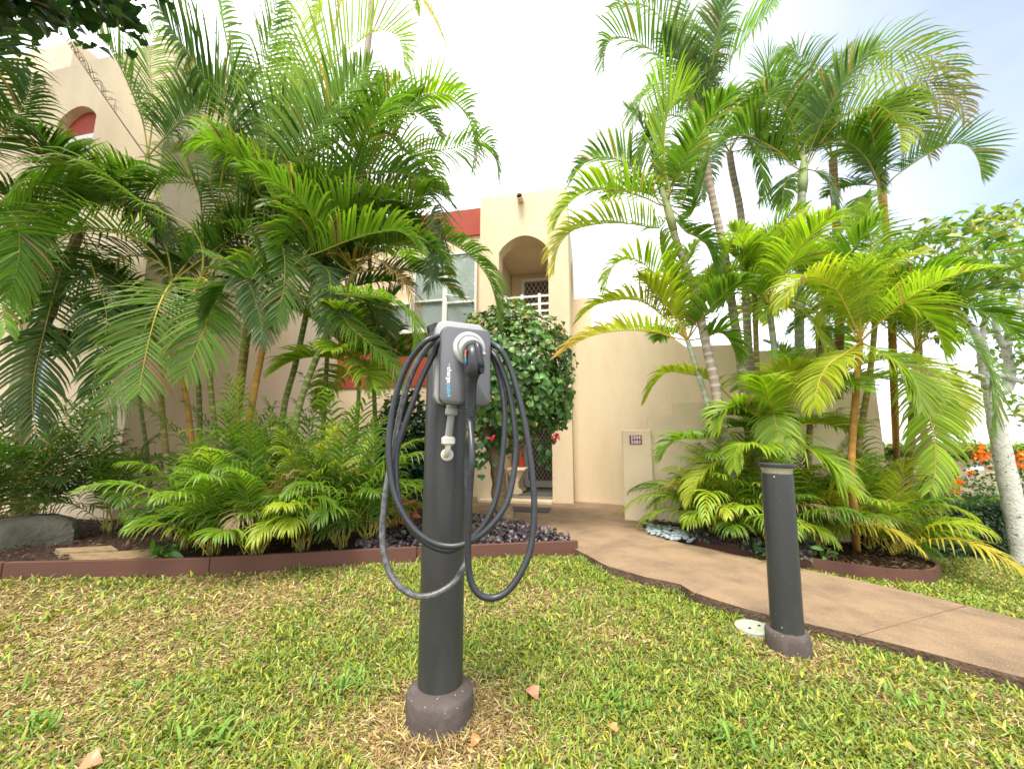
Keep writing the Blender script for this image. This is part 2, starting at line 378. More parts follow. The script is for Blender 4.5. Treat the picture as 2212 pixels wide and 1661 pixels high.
t = thing('garden_edging', 'curved red-brown edging strip rounding the tip of the right palm bed', 'edging', EDGE_R[7])
mb = MB(); sp = spline(EDGE_R, 90)
for off in (0, 1):
    pass
Tn = np.gradient(sp, axis=0); Tn[:, 2] = 0; Tn /= np.linalg.norm(Tn, axis=1)[:, None]; Sn = np.stack([-Tn[:, 1], Tn[:, 0], 0 * Tn[:, 0]], 1)
gz = np.array([float(H(p[0], p[1])) for p in sp])
prof = [(-.012, -.05), (-.012, .10), (.012, .10), (.012, -.05)]
vs = np.concatenate([np.stack([sp[:, 0] + Sn[:, 0] * a, sp[:, 1] + Sn[:, 1] * a, gz + b], 1)[:, None] for a, b in prof], 1).reshape(-1, 3)
fs = [(i * 4 + j, i * 4 + (j + 1) % 4, (i + 1) * 4 + (j + 1) % 4, (i + 1) * 4 + j) for i in range(89) for j in range(4)] + [(0, 1, 2, 3), (359, 358, 357, 356)]
mb.add(vs, fs); bld(mb, 'strip', M['edging'], t)

# ------------------------------------------------------------------ building
FA = R(12); e1 = Vector((math.cos(FA), -math.sin(FA), 0)); e2 = Vector((math.sin(FA), math.cos(FA), 0))
F0 = G(1300, 1098)                     # a point of the facade foot
def FP(s, z, off=0.0): return F0 + e1 * s + e2 * off + Vector((0, 0, z - F0.z))
def fac(px, py, off=0.0):
    d = Vector(ray(px, py)); n = e2; o = Vector((0, 0, EYE)); p0 = F0 + e2 * off
    k = (p0 - o).dot(n) / d.dot(n); p = o + d * k
    return (p - F0).dot(e1), p.z
def fs_(px, off=0.0, py=700): return fac(px, py, off)[0]
def arch(s0, s1, zs, zt, n=14):
    """points along an arch from s0 to s1, spring zs, top zt"""
    return [(s0 + (s1 - s0) * i / n, zs + (zt - zs) * math.sin(math.pi * i / n) ** .75 if 0 < i < n else zs) for i in range(n + 1)]
def wall_open(mb, s0, s1, z0, z1, ops, a0, a1, fn=FP, z1b=None, mi=0):
    """wall slab from s0..s1 with openings [(sa, sb, zb, zs, zt)] (disjoint in s)"""
    cur = s0
    for sa, sb, zb, zs, zt in sorted(ops):
        mb.prism([(cur, z0), (sa, z0), (sa, z1), (cur, z1)], fn, a0, a1, mi)
        if zb > z0: mb.prism([(sa, z0), (sb, z0), (sb, zb), (sa, zb)], fn, a0, a1, mi)
        mb.prism(arch(sa, sb, zs, zt) + [(sb, z1), (sa, z1)], fn, a0, a1, mi)
        cur = sb
    mb.prism([(cur, z0), (s1, z0), (s1, z1), (cur, z1)], fn, a0, a1, mi)
def fbox(mb, s0, s1, z0, z1, a0, a1, mi=0, fn=FP): mb.prism([(s0, z0), (s1, z0), (s1, z1), (s0, z1)], fn, a0, a1, mi)

house = thing('house', 'cream stucco house with arched balcony and screened entry behind the grey post', 'house', FP(0, 0))
sL, sR = fs_(1035), fs_(1231)
zT = fac(1060, 426)[1]
bal = (fs_(1077), fs_(1186), fac(1186, 690)[1], fac(1080, 546)[1], fac(1130, 509)[1])
ent = (fs_(1084, 0, 1000), fs_(1193, 0, 1000), .0, 2.15, 2.45)
mb = MB()
# the two storeys of the tower front: below and above the balcony floor
zf = bal[2] - .12
wall_open(mb, sL, sR, -.4, zf, [(ent[0], ent[1], .10, ent[3], ent[4])], 0, .28)
mb2 = MB(); wall_open(mb2, sL, sR, zf, zT, [bal], 0, .28)
bld(mb, 'lower_front_wall', M['stucco'], house); bld(mb2, 'upper_front_wall', M['stucco'], house)
# side wall of the tower with its curved shoulder and side arch
def SF(o, z, a): return FP(sR - .25 + a, z, o)
zsh = fac(1246, 580, 1.7)[1]
prof = [(.28, zf)] + [(.28, zT)] + [(.28 + 1.5 * math.sin(i * math.pi / 20) , zsh + (zT - .35 - zsh) * math.cos(i * math.pi / 20)) for i in range(0, 11)] + [(1.78, zf)]
sa0, sa1 = .55, 1.35
mb = MB()
mb.prism([(.28, zf)] + [(.28, zT - .02), (.45, zT - .30)] + [(.28 + 1.5 * math.sin(i * math.pi / 20), zsh + (zT - .40 - zsh) * math.cos(i * math.pi / 20)) for i in range(3, 11)] + [(1.78, zf)] +
         [(sa1, zf), (sa1, zf + 1.1)] + [(sa1 - (sa1 - sa0) * i / 10, zf + 1.1 + .45 * math.sin(math.pi * i / 10)) for i in range(1, 10)] + [(sa0, zf + 1.1), (sa0, zf)], SF, 0, .25)
fbox(mb, sR - .25, sR, -.4, zf - .002, .281, 1.78)
bld(mb, 'side_wall', M['stucco'], house)
# rooms behind the openings
mb = MB()
fbox(mb, sL, sR - .26, zf - .1, bal[2] - .06, .282, 2.0)                       # balcony floor
bld(mb, 'balcony_floor', M['stucco'], house)
mb = MB(); fbox(mb, sL, sR - .26, bal[4] + .04, bal[4] + .2, .282, 2.0); bld(mb, 'balcony_ceiling', M['stucco'], house)
mb = MB(); fbox(mb, sL, sL + .2, zf, bal[4] + .03, .283, 2.0)
fbox(mb, sL + .21, sR - .26, bal[2] - .055, bal[4] + .03, 1.75, 1.95); bld(mb, 'balcony_wall', M['stucco'], house)
mb = MB(); fbox(mb, ent[0] - .25, ent[0] - .02, .0, 2.6, .283, 1.6); fbox(mb, ent[1] + .02, ent[1] + .25, .0, 2.6, .283, 1.6)
fbox(mb, ent[0] - .25, ent[1] + .25, .0, 2.6, 1.601, 1.8); bld(mb, 'porch_wall', M['stucco'], house)
mb = MB(); fbox(mb, ent[0] - .0, ent[1], -.1, .105, .02, 1.6); bld(mb, 'porch_floor', M['tile'], house)
mb = MB(); fbox(mb, ent[0] - .35, ent[1] - .0, -.1, .085, -.16, -.003); bld(mb, 'door_step', M['stucco_low'], house)
# screen doors
def screen_door(s0, s1, z0, z1, off, name='screen_door', col='white', cell=.075):
    d = MB(); w = .07
    fbox(d, s0, s0 + w, z0, z1, off, off + .05); fbox(d, s1 - w, s1, z0, z1, off, off + .05)
    fbox(d, s0 + w, s1 - w, z0, z0 + .12, off, off + .05); fbox(d, s0 + w, s1 - w, z1 - w, z1, off, off + .05)
    o = bld(d, name, M[col], house)
    g_ = MB(); fbox(g_, s0 + w, s1 - w, z0 + .12, z1 - w, off + .035, off + .045); bld(g_, 'screen', M['mesh_brown'], o)
    l = MB(); a0, a1, b0, b1 = s0 + w, s1 - w, z0 + .12, z1 - w; W = a1 - a0; Hh = b1 - b0; r_ = .006
    for sg in (1, -1):
        c = -Hh * .62
        while c < W + Hh * .62:
            # line s = a0 + c + t*.62, z = b0 + t (sg=1) or mirrored
            t0 = max(0, -c / .62); t1 = min(Hh, (W - c) / .62)
            if t1 > t0:
                p = [(a0 + c + t_ * .62, b0 + t_) for t_ in (t0, t1)]
                if sg < 0: p = [(a0 + a1 - q[0], q[1]) for q in p]
                dx, dz = p[1][0] - p[0][0], p[1][1] - p[0][1]; Ln = math.hypot(dx, dz); nx, nz_ = -dz / Ln * r_, dx / Ln * r_
                l.prism([(p[0][0] - nx, p[0][1] - nz_), (p[1][0] - nx, p[1][1] - nz_), (p[1][0] + nx, p[1][1] + nz_), (p[0][0] + nx, p[0][1] + nz_)], FP, off + .012 + .006 * (sg > 0), off + .017 + .006 * (sg > 0))
            c += cell
    bld(l, 'lattice', M['lattice'], o, kind='stuff')
    return o
screen_door(fs_(1133, 1.5, 1000), fs_(1133, 1.5, 1000) + .88, .13, 2.2, 1.5)
screen_door(fs_(1126, 1.68, 650), fs_(1126, 1.68, 650) + .85, bal[2] - .05, fac(1140, 602, 1.68)[1], 1.68, cell=.10)
# balcony railing
rl = MB()
for py in (641, 658, 673, 686):
    z = fac(1150, py, .14)[1]; fbox(rl, bal[0], bal[1] + .0, z - .016, z + .016, .12, .155)
rail = bld(rl, 'railing', M['white'], house)
for s_ in (fs_(1166, .14), fs_(1128, .14), fs_(1092, .14)):
    p = MB(); fbox(p, s_ - .022, s_ + .022, bal[2] - .05, fac(1150, 639, .14)[1] + .03, .115, .16); bld(p, 'rail_post', M['white'], rail)
# scupper pipe
sc_s, sc_z = fac(1125, 434)
rotp = e2.to_track_quat('Z', 'Y').to_matrix()
mb = MB(); mb.lathe([(.048, -.16), (.055, -.16), (.055, .05), (.048, .05)], 20, FP(sc_s, sc_z, 0), rotp, cap=False)
mb.lathe([(.047, -.10), (.0, -.10)], 20, FP(sc_s, sc_z, 0), rotp, mi=1, cap=False)  # black disc across the bore paints the dark inside of the pipe
bld(mb, 'scupper', [M['stucco'], M['cap_black']], house, smooth=40)

# window bay left of the tower
zb0 = fac(950, 716, .45)[1]; zb1 = fac(950, 552, .45)[1]; zr1 = fac(950, 513, .45)[1]; zr2 = fac(1010, 455, .45)[1]
sB0 = fs_(735, .45); bayR = sL - .002
mb = MB(); fbox(mb, sB0, bayR, -.4, zb0 - 1.05, .45, .75); fbox(mb, sB0, bayR, zb0 - .03, zr1 - .05, .45, .75); bld(mb, 'bay_wall', M['stucco'], house)
mb = MB(); fbox(mb, sB0, bayR, zb0 - 1.049, zb0 - .031, .43, .76); bld(mb, 'red_band', M['red'], house)
mb = MB(); fbox(mb, fs_(845, .45), bayR, zr1 - .049, zr2, .41, .78); bld(mb, 'red_band', M['red'], house)
def window(s0, s1, z0, z1, off, nx=1, blinds=True, parent=None, bar=None):
    f = MB(); w = .045
    fbox(f, s0, s0 + w, z0, z1, off - .07, off - .002); fbox(f, s1 - w, s1, z0, z1, off - .07, off - .002)
    fbox(f, s0 + w, s1 - w, z0, z0 + w, off - .07, off - .002); fbox(f, s0 + w, s1 - w, z1 - w, z1, off - .07, off - .002)
    for i in range(1, nx): c = s0 + (s1 - s0) * i / nx; fbox(f, c - .02, c + .02, z0 + w, z1 - w, off - .068, off - .002)
    if bar: fbox(f, s0 + w, s1 - w, bar - .02, bar + .02, off - .066, off - .002)
    o = bld(f, 'window', M['white'], house if parent is None else parent)
    g_ = MB(); fbox(g_, s0 + w, s1 - w, z0 + w, z1 - w, off - .045, off - .04); bld(g_, 'pane', M['pane'], o)
    if blinds:
        b = MB(); z = z0 + w + .02
        while z < z1 - w - .01:
            b.prism([(z, 0), (z + .023, .006), (z + .0235, .003), (z + .0005, -.003)], lambda zz, dd, a: FP(a, zz, off - .025 + dd), s0 + w + .004, s1 - w - .004); z += .03
        bld(b, 'blind', M['blind'], o, kind='stuff')
    return o
mg = mat('pane_glass', (.9, .95, .96), .02, .5); M['pane'] = mg
_n = mg.node_tree.nodes; _l = mg.node_tree.links; _t = _n.new('ShaderNodeBsdfTransparent'); _g = _n.new('ShaderNodeBsdfGlossy'); _g.inputs['Roughness'].default_value = .02
_f = _n.new('ShaderNodeFresnel'); _f.inputs['IOR'].default_value = 1.45; _m = _n.new('ShaderNodeMixShader'); _t.inputs['Color'].default_value = (.93, .96, .96, 1)
_m.inputs[0].default_value = .13; _l.new(_t.outputs[0], _m.inputs[1]); _l.new(_g.outputs[0], _m.inputs[2]); _l.new(_m.outputs[0], _n['Material Output'].inputs['Surface'])
s_a, s_b, s_c = fs_(893, .45), fs_(962, .45), fs_(1031, .45)
window(s_a, s_b, zb0 + .02, zb1, .45, bar=fac(930, 652, .45)[1]); window(s_b + .002, min(s_c, bayR - .03), zb0 + .02, zb1, .45, bar=fac(990, 655, .45)[1])
window(fs_(768, .45), fs_(829, .45), zb0 + .02, fac(800, 662, .45)[1], .45); window(fs_(831, .45), s_a - .01, zb0 + .02, fac(800, 662, .45)[1], .45)
mb = MB(); fbox(mb, sB0, bayR, zb0 - .03, zb0 + .018, .36, .4495); bld(mb, 'window_sill', M['white'], house)
mb = MB()                                                                     # open awning sash seen edge-on
p0, p1 = FP(s_b + .03, fac(966, 634, .3)[1], .38), FP(s_c - .06, fac(1028, 650, .3)[1], .12)
mb.tube([p0, p1], .016, 6); mb.tube([p1, FP(s_c - .06, fac(1028, 655, .45)[1], .38)], .012, 6); bld(mb, 'awning_sash', M['white'], house)

# big curved-top wall right of the tower, and the block above it
mb = MB(); oW = .22
sW0, sW1 = sR - .1, fs_(1560, oW)
zc = fac(1340, 714, oW)[1]; zd = fac(1500, 748, oW)[1]
s1a, s1b = fs_(1400, oW), fs_(1478, oW)
pts = [(sR + .003, -.6), (fs_(1900, oW, 900), -.6), (fs_(1900, oW, 900), zd - .5), (fs_(1800, oW), zd - .5), (fs_(1800, oW), zd - .12), (sW1 + .2, zd - .12), (sW1 + .2, zd), (s1b, zd)]
pts += [(s1b + (s1a - s1b) * i / 10, zd + (zc - zd) * math.sin(math.pi / 2 * i / 10)) for i in range(1, 10)] + [(s1a, zc), (fs_(1300, oW), zc), (sR + .003, zc - .01)]
mb.prism(pts, FP, oW, oW + .3); bld(mb, 'curved_wall', M['stucco'], house)
mb = MB(); fbox(mb, sR + .003, fs_(1277, .8), -.3, fac(1260, 652, .8)[1], .6, 1.1); bld(mb, 'step_block', M['stucco'], house)

# left wing, nearer to the lawn
CL = at(383, 84, 5.1); F1 = Vector((CL.x, CL.y, 0)); zL = CL.z
def LP(s, z, off=0.0): return Vector((F1.x, F1.y, 0)) + e1 * s + e2 * off + Vector((0, 0, z))
def lac(px, py, off=0.0):
    d = Vector(ray(px, py)); k = (F1 + e2 * off - Vector((0, 0, EYE))).dot(e2) / d.dot(e2); p = Vector((0, 0, EYE)) + d * k
    return (p - F1).dot(e1), p.z
wing = thing('house', 'tall cream stucco wing with narrow red-topped windows behind the left palms', 'house', LP(-2, 0))
wu = (lac(118, 300)[0], lac(200, 300)[0]); wl_ = (lac(55, 640)[0], lac(128, 640)[0])
zu = (lac(150, 480)[1], lac(150, 262)[1], lac(190, 226)[1])
zl = (lac(90, 910)[1], lac(90, 575)[1], lac(90, 550)[1])
mb = MB(); zm = (zu[0] + zl[2]) / 2
wall_open(mb, -9, -.002, -.5, zm, [(wl_[0], wl_[1], zl[0], zl[1], zl[2])], 0, .3, LP)
wall_open(mb, -9, -.002, zm, zL, [(wu[0], wu[1], zu[0], zu[1], zu[2])], 0, .3, LP)
bld(mb, 'front_wall', M['stucco'], wing)
mb = MB(); fbox(mb, -.3, 0, -.5, zL, .301, 4.6, fn=LP); bld(mb, 'side_wall', M['stucco'], wing)
mb = MB(); fbox(mb, -9, -.31, zL - .5, zL - .35, .302, 4.6, fn=LP); bld(mb, 'roof', M['stucco'], wing)
for (sa, sb), (z0, zs, zt) in ((wu, zu), (wl_, zl)):
    hd = zs - .18
    mb = MB(); mb.prism([(sa, hd)] + arch(sa, sb, zs, zt)[0:] + [(sb, hd)], LP, .12, .2); bld(mb, 'window_header', M['red'], wing)
    f = MB(); w = .09
    fbox(f, sa, sa + w, z0, hd, .1, .2, fn=LP); fbox(f, sb - w, sb, z0, hd, .1, .2, fn=LP); fbox(f, sa + w, sb - w, hd - w, hd, .1, .2, fn=LP); fbox(f, sa + w, sb - w, z0, z0 + w, .1, .2, fn=LP)
    o = bld(f, 'window', M['white'], wing)
    g_ = MB(); fbox(g_, sa + w, sb - w, z0 + w, hd - w, .15, .16, fn=LP); bld(g_, 'pane', M['glass'], o)
    g_ = MB(); fbox(g_, sa, sb, z0 - .1, zt + .1, .31, .36, fn=LP); bld(g_, 'room_back', M['mesh_brown'], wing)
c0 = lac(100, 0, 1.2)
mb = MB(); fbox(mb, -9, lac(222, 121, 1.2)[0] - .25, zL - .34, zL + 1.9, .9, 4.0, fn=LP); bld(mb, 'upper_block', M['stucco'], wing)

# low entrance wall with the numbered pillar
lw = thing('garden_wall', 'low cream entrance wall stepping up behind the numbered pillar', 'wall', G(1400, 1135))
A_ = G(1350, 1131); B_ = G(1418, 1146)
pd = (B_ - A_); pd.z = 0; Wd = pd.length; pd.normalize(); pn = Vector((-pd.y, pd.x, 0))
def PP(s, z, off=0.0): return Vector((A_.x, A_.y, 0)) + pd * s + pn * off + Vector((0, 0, z))
def pac(px, py, off=0.0):
    d = Vector(ray(px, py)); p0 = Vector((A_.x, A_.y, 0)) + pn * off; k = (p0 - Vector((0, 0, EYE))).dot(pn) / d.dot(pn); p = Vector((0, 0, EYE)) + d * k
    return (p - p0).dot(pd), p.z
pd = (e1 * .9 + pd * .1).normalized(); pn = Vector((-pd.y, pd.x, 0))
zp = pac(1375, 928)[1]; pw = pac(1412, 1040)[0]
mb = MB(); mb.box(tuple(PP(pw / 2, (zp - .5) / 2, .15)), (pw, .3, zp + .5), Matrix(((pd.x, pn.x, 0), (pd.y, pn.y, 0), (0, 0, 1))), bev=.012); bld(mb, 'pillar', M['stucco_low'], lw)
z2 = pac(1425, 901, .1)[1]; z3 = pac(1480, 871, .1)[1]; s2 = pac(1456, 900, .1)[0]
mb = MB(); mb.prism([(pw + .001, -.8), (2.55, -.8), (2.55, z3), (s2, z3), (s2, z2), (pw - .03, z2), (pw - .03, zp + .002), (pw + .001, zp + .002)], PP, .08, .26)
bld(mb, 'stepped_wall', M['stucco_low'], lw)
sg = thing('sign', 'maroon house number sign reading 3304 over 3303 on the cream pillar', 'sign', PP(pac(1373, 950)[0], pac(1373, 950)[1], 0))
w0, zA = pac(1359.5, 940, -.006); w1, zB = pac(1387, 960, -.006)
mb = MB(); mb.prism([(w0, zB), (w1, zB), (w1, zA), (w0, zA)], PP, -.010, -.001); bld(mb, 'plate', M['sign'], sg)
mr_ = Matrix(((pd.x, 0, -pn.x), (pd.y, 0, -pn.y), (0, 1, 0)))
for i, tx in enumerate(('3304', '3303')):
    me = text_mesh(tx, (zA - zB) * .50, .0008, .0009, 1.06, 'CENTER'); me.materials.append(M['ink_white'])
    me.transform(mr_.to_4x4()); p = PP((w0 + w1) / 2, zB + (zA - zB) * (.74 if i == 0 else .25), -.0115)
    link('digits', me, sg, p)

# porch things
bp = FP(ent[0] + .10, .105, .75)
bn = thing('bench', 'pale stone bench with scrolled legs beside the lower screen door', 'bench', bp)
mb = MB(); mb.box(tuple(bp + Vector((.02, 0, .42))), (.36, .6, .055), Matrix.Rotation(-FA, 3, 'Z'), bev=.015); bld(mb, 'seat', M['stucco_low'], bn)
for k in (-.2, .2):
    mb = MB(); mb.prism([(-.12, 0), (.12, 0), (.12, .05), (.06, .1), (.05, .2), (.10, .3), (.15, .39), (-.15, .39), (-.10, .3), (-.05, .2), (-.06, .1), (-.12, .05)], lambda u, w, a: bp + e1 * u + Vector((.02, 0, w)) + e2 * a, k - .04, k + .04)
    bld(mb, 'leg', M['stucco_low'], bn)
q = bp + Vector((-.02, .05, .45)); mb = MB()
ov = [(.055 * math.cos(a) * (1 if math.sin(a) > 0 else 1), .28 + .27 * math.sin(a)) for a in np.linspace(0, 2 * math.pi, 25)[:-1]]
mb.prism(ov, lambda u, w, a: q + e1 * u + Vector((0, 0, w)) + e2 * (a + w * .1), 0, .04); tag(bld(mb, 'float_board', M['blue'], origin=tuple(q)), 'dark blue rounded board standing on the stone bench', 'board')
q = bp + Vector((.09, .05, .45)); mb = MB(); mb.prism([(-.045, 0), (.045, 0), (.035, .16), (.012, .30), (-.012, .30), (-.035, .16)], lambda u, w, a: q + e1 * u + Vector((0, 0, w)) + e2 * a, 0, .05)
tag(bld(mb, 'pool_float', M['redp'], origin=tuple(q)), 'small red pointed float standing beside the blue board', 'float')
p = FP(ent[0] + .25, .09, -.35); mb = MB()
a, b = G(1080, 1104, .06), G(1180, 1096, .06)
mb.box(tuple(p * 0 + Vector(((a.x + b.x) / 2, (a.y + b.y) / 2, .062))), (.75, .35, .015), Matrix.Rotation(-FA, 3, 'Z'), bev=.004)
tag(bld(mb, 'doormat', M['mat_grey'], origin=((a.x + b.x) / 2, (a.y + b.y) / 2, .055)), 'grey doormat lying in front of the entry step', 'doormat')
mb = MB(); fbox(mb, ent[0] + .2, ent[1] - .02, .106, .118, .35, 1.2); o = bld(mb, 'doormat', M['mat_grey'], origin=tuple(FP(ent[0] + .5, .106, .7)))
tag(o, 'grey mat inside the porch under the lower screen door', 'doormat')

# ------------------------------------------------------------------ charging post
PX, PY = -.266, 1.63
post = thing('charging_post', 'dark grey round post carrying the car charger in the middle of the lawn', 'post', (PX, PY, 0))
mb = MB(); mb.lathe([(.0825, .09), (.0825, 1.462)], 56, (PX, PY, 0)); bld(mb, 'pole', M['pole'], post, smooth=40)
mb = MB(); K = 64; prof = [(.121, -.06), (.122, .012), (.1195, .018), (.1215, .028), (.1225, .06), (.1225, .090), (.1195, .099), (.1165, .102), (.100, .115), (.084, .124), (.07, .124)]
mb.lathe(prof, K, (PX, PY, 0))
V = mb.v[0]; a_ = np.arctan2(V[:, 1] - PY, V[:, 0] - PX); w_ = 1 + .006 * np.sin(3 * a_ + 1) + .004 * np.sin(7 * a_ + V[:, 2] * 40) + .003 * nr.standard_normal(len(V)) * (V[:, 2] < .095)
V[:, 0] = PX + (V[:, 0] - PX) * w_; V[:, 1] = PY + (V[:, 1] - PY) * w_
bld(mb, 'footing', M['concrete_base'], post, smooth=50)
mb = MB(); mb.lathe([(.0855, 1.448), (.087, 1.466), (.080, 1.474), (.0, 1.477)], 40, (PX, PY, 0), cap=False)
V = mb.v[0]; V += nr.normal(0, .0028, V.shape); bld(mb, 'cap', M['cap_black'], post, smooth=40)

PSI = R(23); bn_ = Vector((math.sin(PSI), -math.cos(PSI), 0)); br_ = Vector((math.cos(PSI), math.sin(PSI), 0)); bz = Vector((0, 0, 1))
BC = Vector((PX, PY, 1.276)) + br_ * .016
def BX(u, w, d): return BC + br_ * u + bz * w + bn_ * d
def rrect(w, h, r_, cx=0, cy=0, n=6, wt=None):
    out = []; wt = w if wt is None else wt
    for sx_, sy_, a0 in ((1, 1, 0), (-1, 1, 90), (-1, -1, 180), (1, -1, 270)):
        ww = wt if sy_ > 0 else w
        for i in range(n + 1):
            a = R(a0 + 90 * i / n); out.append((cx + sx_ * (ww / 2 - r_) + r_ * math.cos(a), cy + sy_ * (h / 2 - r_) + r_ * math.sin(a)))
    return out
def plate(mb, w, h, r_, d0, d1, bev=.004, cy=0, mi=0, cx=0):
    rings = [(rrect(w - 2 * bev, h - 2 * bev, max(r_ - bev, .002), cx, cy), d0), (rrect(w, h, r_, cx, cy), d0 + bev), (rrect(w, h, r_, cx, cy), d1 - bev), (rrect(w - bev * .7, h - bev * .7, r_ - bev * .35, cx, cy), d1 - bev * .3), (rrect(w - 2 * bev, h - 2 * bev, max(r_ - bev, .002), cx, cy), d1)]
    n = len(rings[0][0]); vs = []; fs = []
    for rg, d in rings: vs += [tuple(BX(u, w_, d)) for u, w_ in rg]
    for k in range(len(rings) - 1): fs += [(k * n + i, k * n + (i + 1) % n, (k + 1) * n + (i + 1) % n, (k + 1) * n + i) for i in range(n)]
    fs += [tuple(range(n - 1, -1, -1)), tuple(range((len(rings) - 1) * n, len(rings) * n))]
    return mb.add(vs, fs, mi)
chg = thing('car_charger', 'grey wall-type electric car charger with holstered plug mounted on the dark post', 'charger', tuple(BX(0, 0, .09)))
mb = MB(); mb.prism([(-.05, -.09), (.05, -.09), (.05, .10), (-.05, .10)], lambda u, w, d: BX(u, w, d), .06, .095); bld(mb, 'bracket', M['pole'], chg)
mb = MB(); plate(mb, .190, .316, .032, .084, .128, .007, .023); bld(mb, 'housing', M['housing'], chg, smooth=35)
mb = MB(); plate(mb, .194, .320, .034, .130, .144, .005, .023); bld(mb, 'rim', M['rim'], chg, smooth=35)
mb = MB(); plate(mb, .120, .200, .03, .145, .196, .004, .02); bld(mb, 'cable_hub', M['plastic_black'], chg, smooth=35)
mb = MB(); plate(mb, .190, .284, .027, .192, .222, .006, -.002); bld(mb, 'front_cover', M['cover'], chg, smooth=35)
# lettering down the cover
u0 = -.064
rt = Matrix((tuple((0, br_.x, bn_.x)), tuple((0, br_.y, bn_.y)), (-1, 0, 0)))
def put_text(txt, m, w0, size, d=.2226, u=u0, off=.0006, name='lettering', parent=None, R_=None, loc=None):
    me = text_mesh(txt, size, .0002, off, 1.0); me.materials.append(M[m])
    xs = [v.co.x for v in me.vertices]; wid = max(xs)
    me.transform((R_ or rt).to_4x4()); link(name, me, parent or chg, loc if loc is not None else BX(u, w0, d)); return wid
wtop = -.010
mb = MB(); mb.prism([(u0 - .0008, wtop + .003), (u0 + .0008, wtop + .003), (u0 + .0008, wtop + .012), (u0 - .0008, wtop + .012)], lambda u, w, d: BX(u, w, d), .2222, .2228); bld(mb, 'lettering', M['ink_white'], chg)
wd = put_text('charge', 'ink_white', wtop, .0215)
wd2 = put_text('poin', 'ink_blue', wtop - wd - .001, .0215)
put_text('+', 'ink_blue', wtop - wd - wd2 - .001, .024)
mb = MB()
for k in (0, 1, 2): mb.prism(rrect(.0016, .0016, .0006, u0 - .008 + .0, wtop - wd - wd2 - .004 - k * .005), lambda u, w, d: BX(u, w, d), .2222, .2228)
bld(mb, 'lettering', M['ink_blue'], chg)
# holster
hu, hw = .009, .063
hax = (bn_ * .86 - bz * .36 ).normalized()
hr = hax.to_track_quat('Z', 'Y').to_matrix(); hr0 = bn_.to_track_quat('Z', 'Y').to_matrix()
mb = MB(); mb.lathe([(.062, -.003), (.062, .004), (.058, .010), (.050, .013), (.045, .008), (.043, .004)], 40, BX(hu, hw, .2225), hr0, cap=False)
mb.lathe([(.045, -.012), (.0445, .012), (.0440, .036), (.042, .042), (.0375, .043), (.036, .038), (.0, .038)], 40, BX(hu, hw, .2225), hr, cap=False)
bld(mb, 'holster', M['silver'], chg, smooth=40)
mb = MB(); c = BX(hu, hw, .2225) + hax * .040
mb.tube([BX(hu + .030, hw - .008, .235), BX(hu + .042, hw - .018, .252), BX(hu + .046, hw - .028, .262)], [.008, .0085, .006], 10); bld(mb, 'holster_lip', M['silver'], chg, smooth=True)
plug = thing('charging_plug', 'black pistol-shaped charging plug hanging from the silver holster', 'plug', tuple(BX(hu, hw, .27)))
hp = [BX(hu + .002, hw - .012, .252), BX(hu + .000, hw - .028, .264), BX(hu - .002, hw - .052, .273), BX(hu - .002, hw - .084, .275), BX(hu - .003, hw - .108, .271), BX(hu - .005, hw - .132, .266), BX(hu - .004, hw - .172, .258), BX(hu - .003, hw - .216, .252)]
hs = spline(hp, 34); tt = np.linspace(0, 1, 34)
rad = np.interp(tt, [0, .12, .30, .45, .52, .60, .75, 1], [.031, .036, .036, .032, .0255, .0215, .0205, .0205])
mb = MB(); mb.tube(hs, rad, 28)
# flatten the sides a little so that it reads as a moulded grip
V = mb.v[0]; Vr = V - np.repeat(hs, 28, 0); side = Vr @ np.array(br_); V -= np.outer(side * np.repeat(np.interp(tt, [0, .5, .6, 1], [.06, .16, .0, 0]), 28), np.array(br_))
bld(mb, 'handle', M['plastic_black'], plug, smooth=50)
tp = hp[2] + br_ * .020 + bn_ * .025 - bz * .030
mb = MB(); mb.tube(spline([hp[0] + bn_ * .030 + bz * .020 + br_ * .006, hp[1] + bn_ * .0325 + bz * .012 + br_ * .010, hp[2] + bn_ * .032 - bz * .006 + br_ * .016, tp + bn_ * .003], 12), [.008, .010, .0105, .011, .011, .011, .011, .0115, .0115, .012, .012, .011], 12); bld(mb, 'spine', M['plastic_black'], plug, smooth=True)
nf = (bn_ * .9 + br_ * .35).normalized(); rr_ = bz.cross(nf).normalized()
mb = MB(); V0 = [(.011 * math.cos(a), .024 * math.sin(a)) for a in np.linspace(0, 2 * math.pi, 25)[:-1]]
mb.prism(V0, lambda u, w, d: tp + rr_ * u + bz * w + nf * d, -.008, .0095); bld(mb, 'latch', M['cap_black'], plug, smooth=30)
for k in range(10):
    hw_ = .0105 * math.sqrt(max(0, 1 - ((k - 4.5) * .0042 / .024) ** 2)); mb = MB(); mb.prism([(-hw_, -.001), (hw_, -.001), (hw_, .001), (-hw_, .001)], lambda u, w, d: tp + rr_ * u + bz * (w + (4.5 - k) * .0042) + nf * d, .0096, .0122); bld(mb, 'grip_ridge', M['plastic_black'], plug)
mb = MB(); sl = BX(hu, hw, .2225) + hax * .034 + bz * .036 + br_ * .004
mb.box(tuple(sl), (.017, .022, .016), Matrix((tuple((br_.x, -bn_.x, 0)), tuple((br_.y, -bn_.y, 0)), (0, 0, 1))), bev=.003); bld(mb, 'slot', M['cap_black'], chg)
sd = (-br_ * .86 + bn_ * .5).normalized(); lp = hp[2] + sd * .0345 + bz * .004; nrm = sd
rgt = bz.cross(nrm).normalized(); R3 = Matrix((tuple((0, rgt.x, nrm.x)), tuple((0, rgt.y, nrm.y)), (-1, 0, 0)))
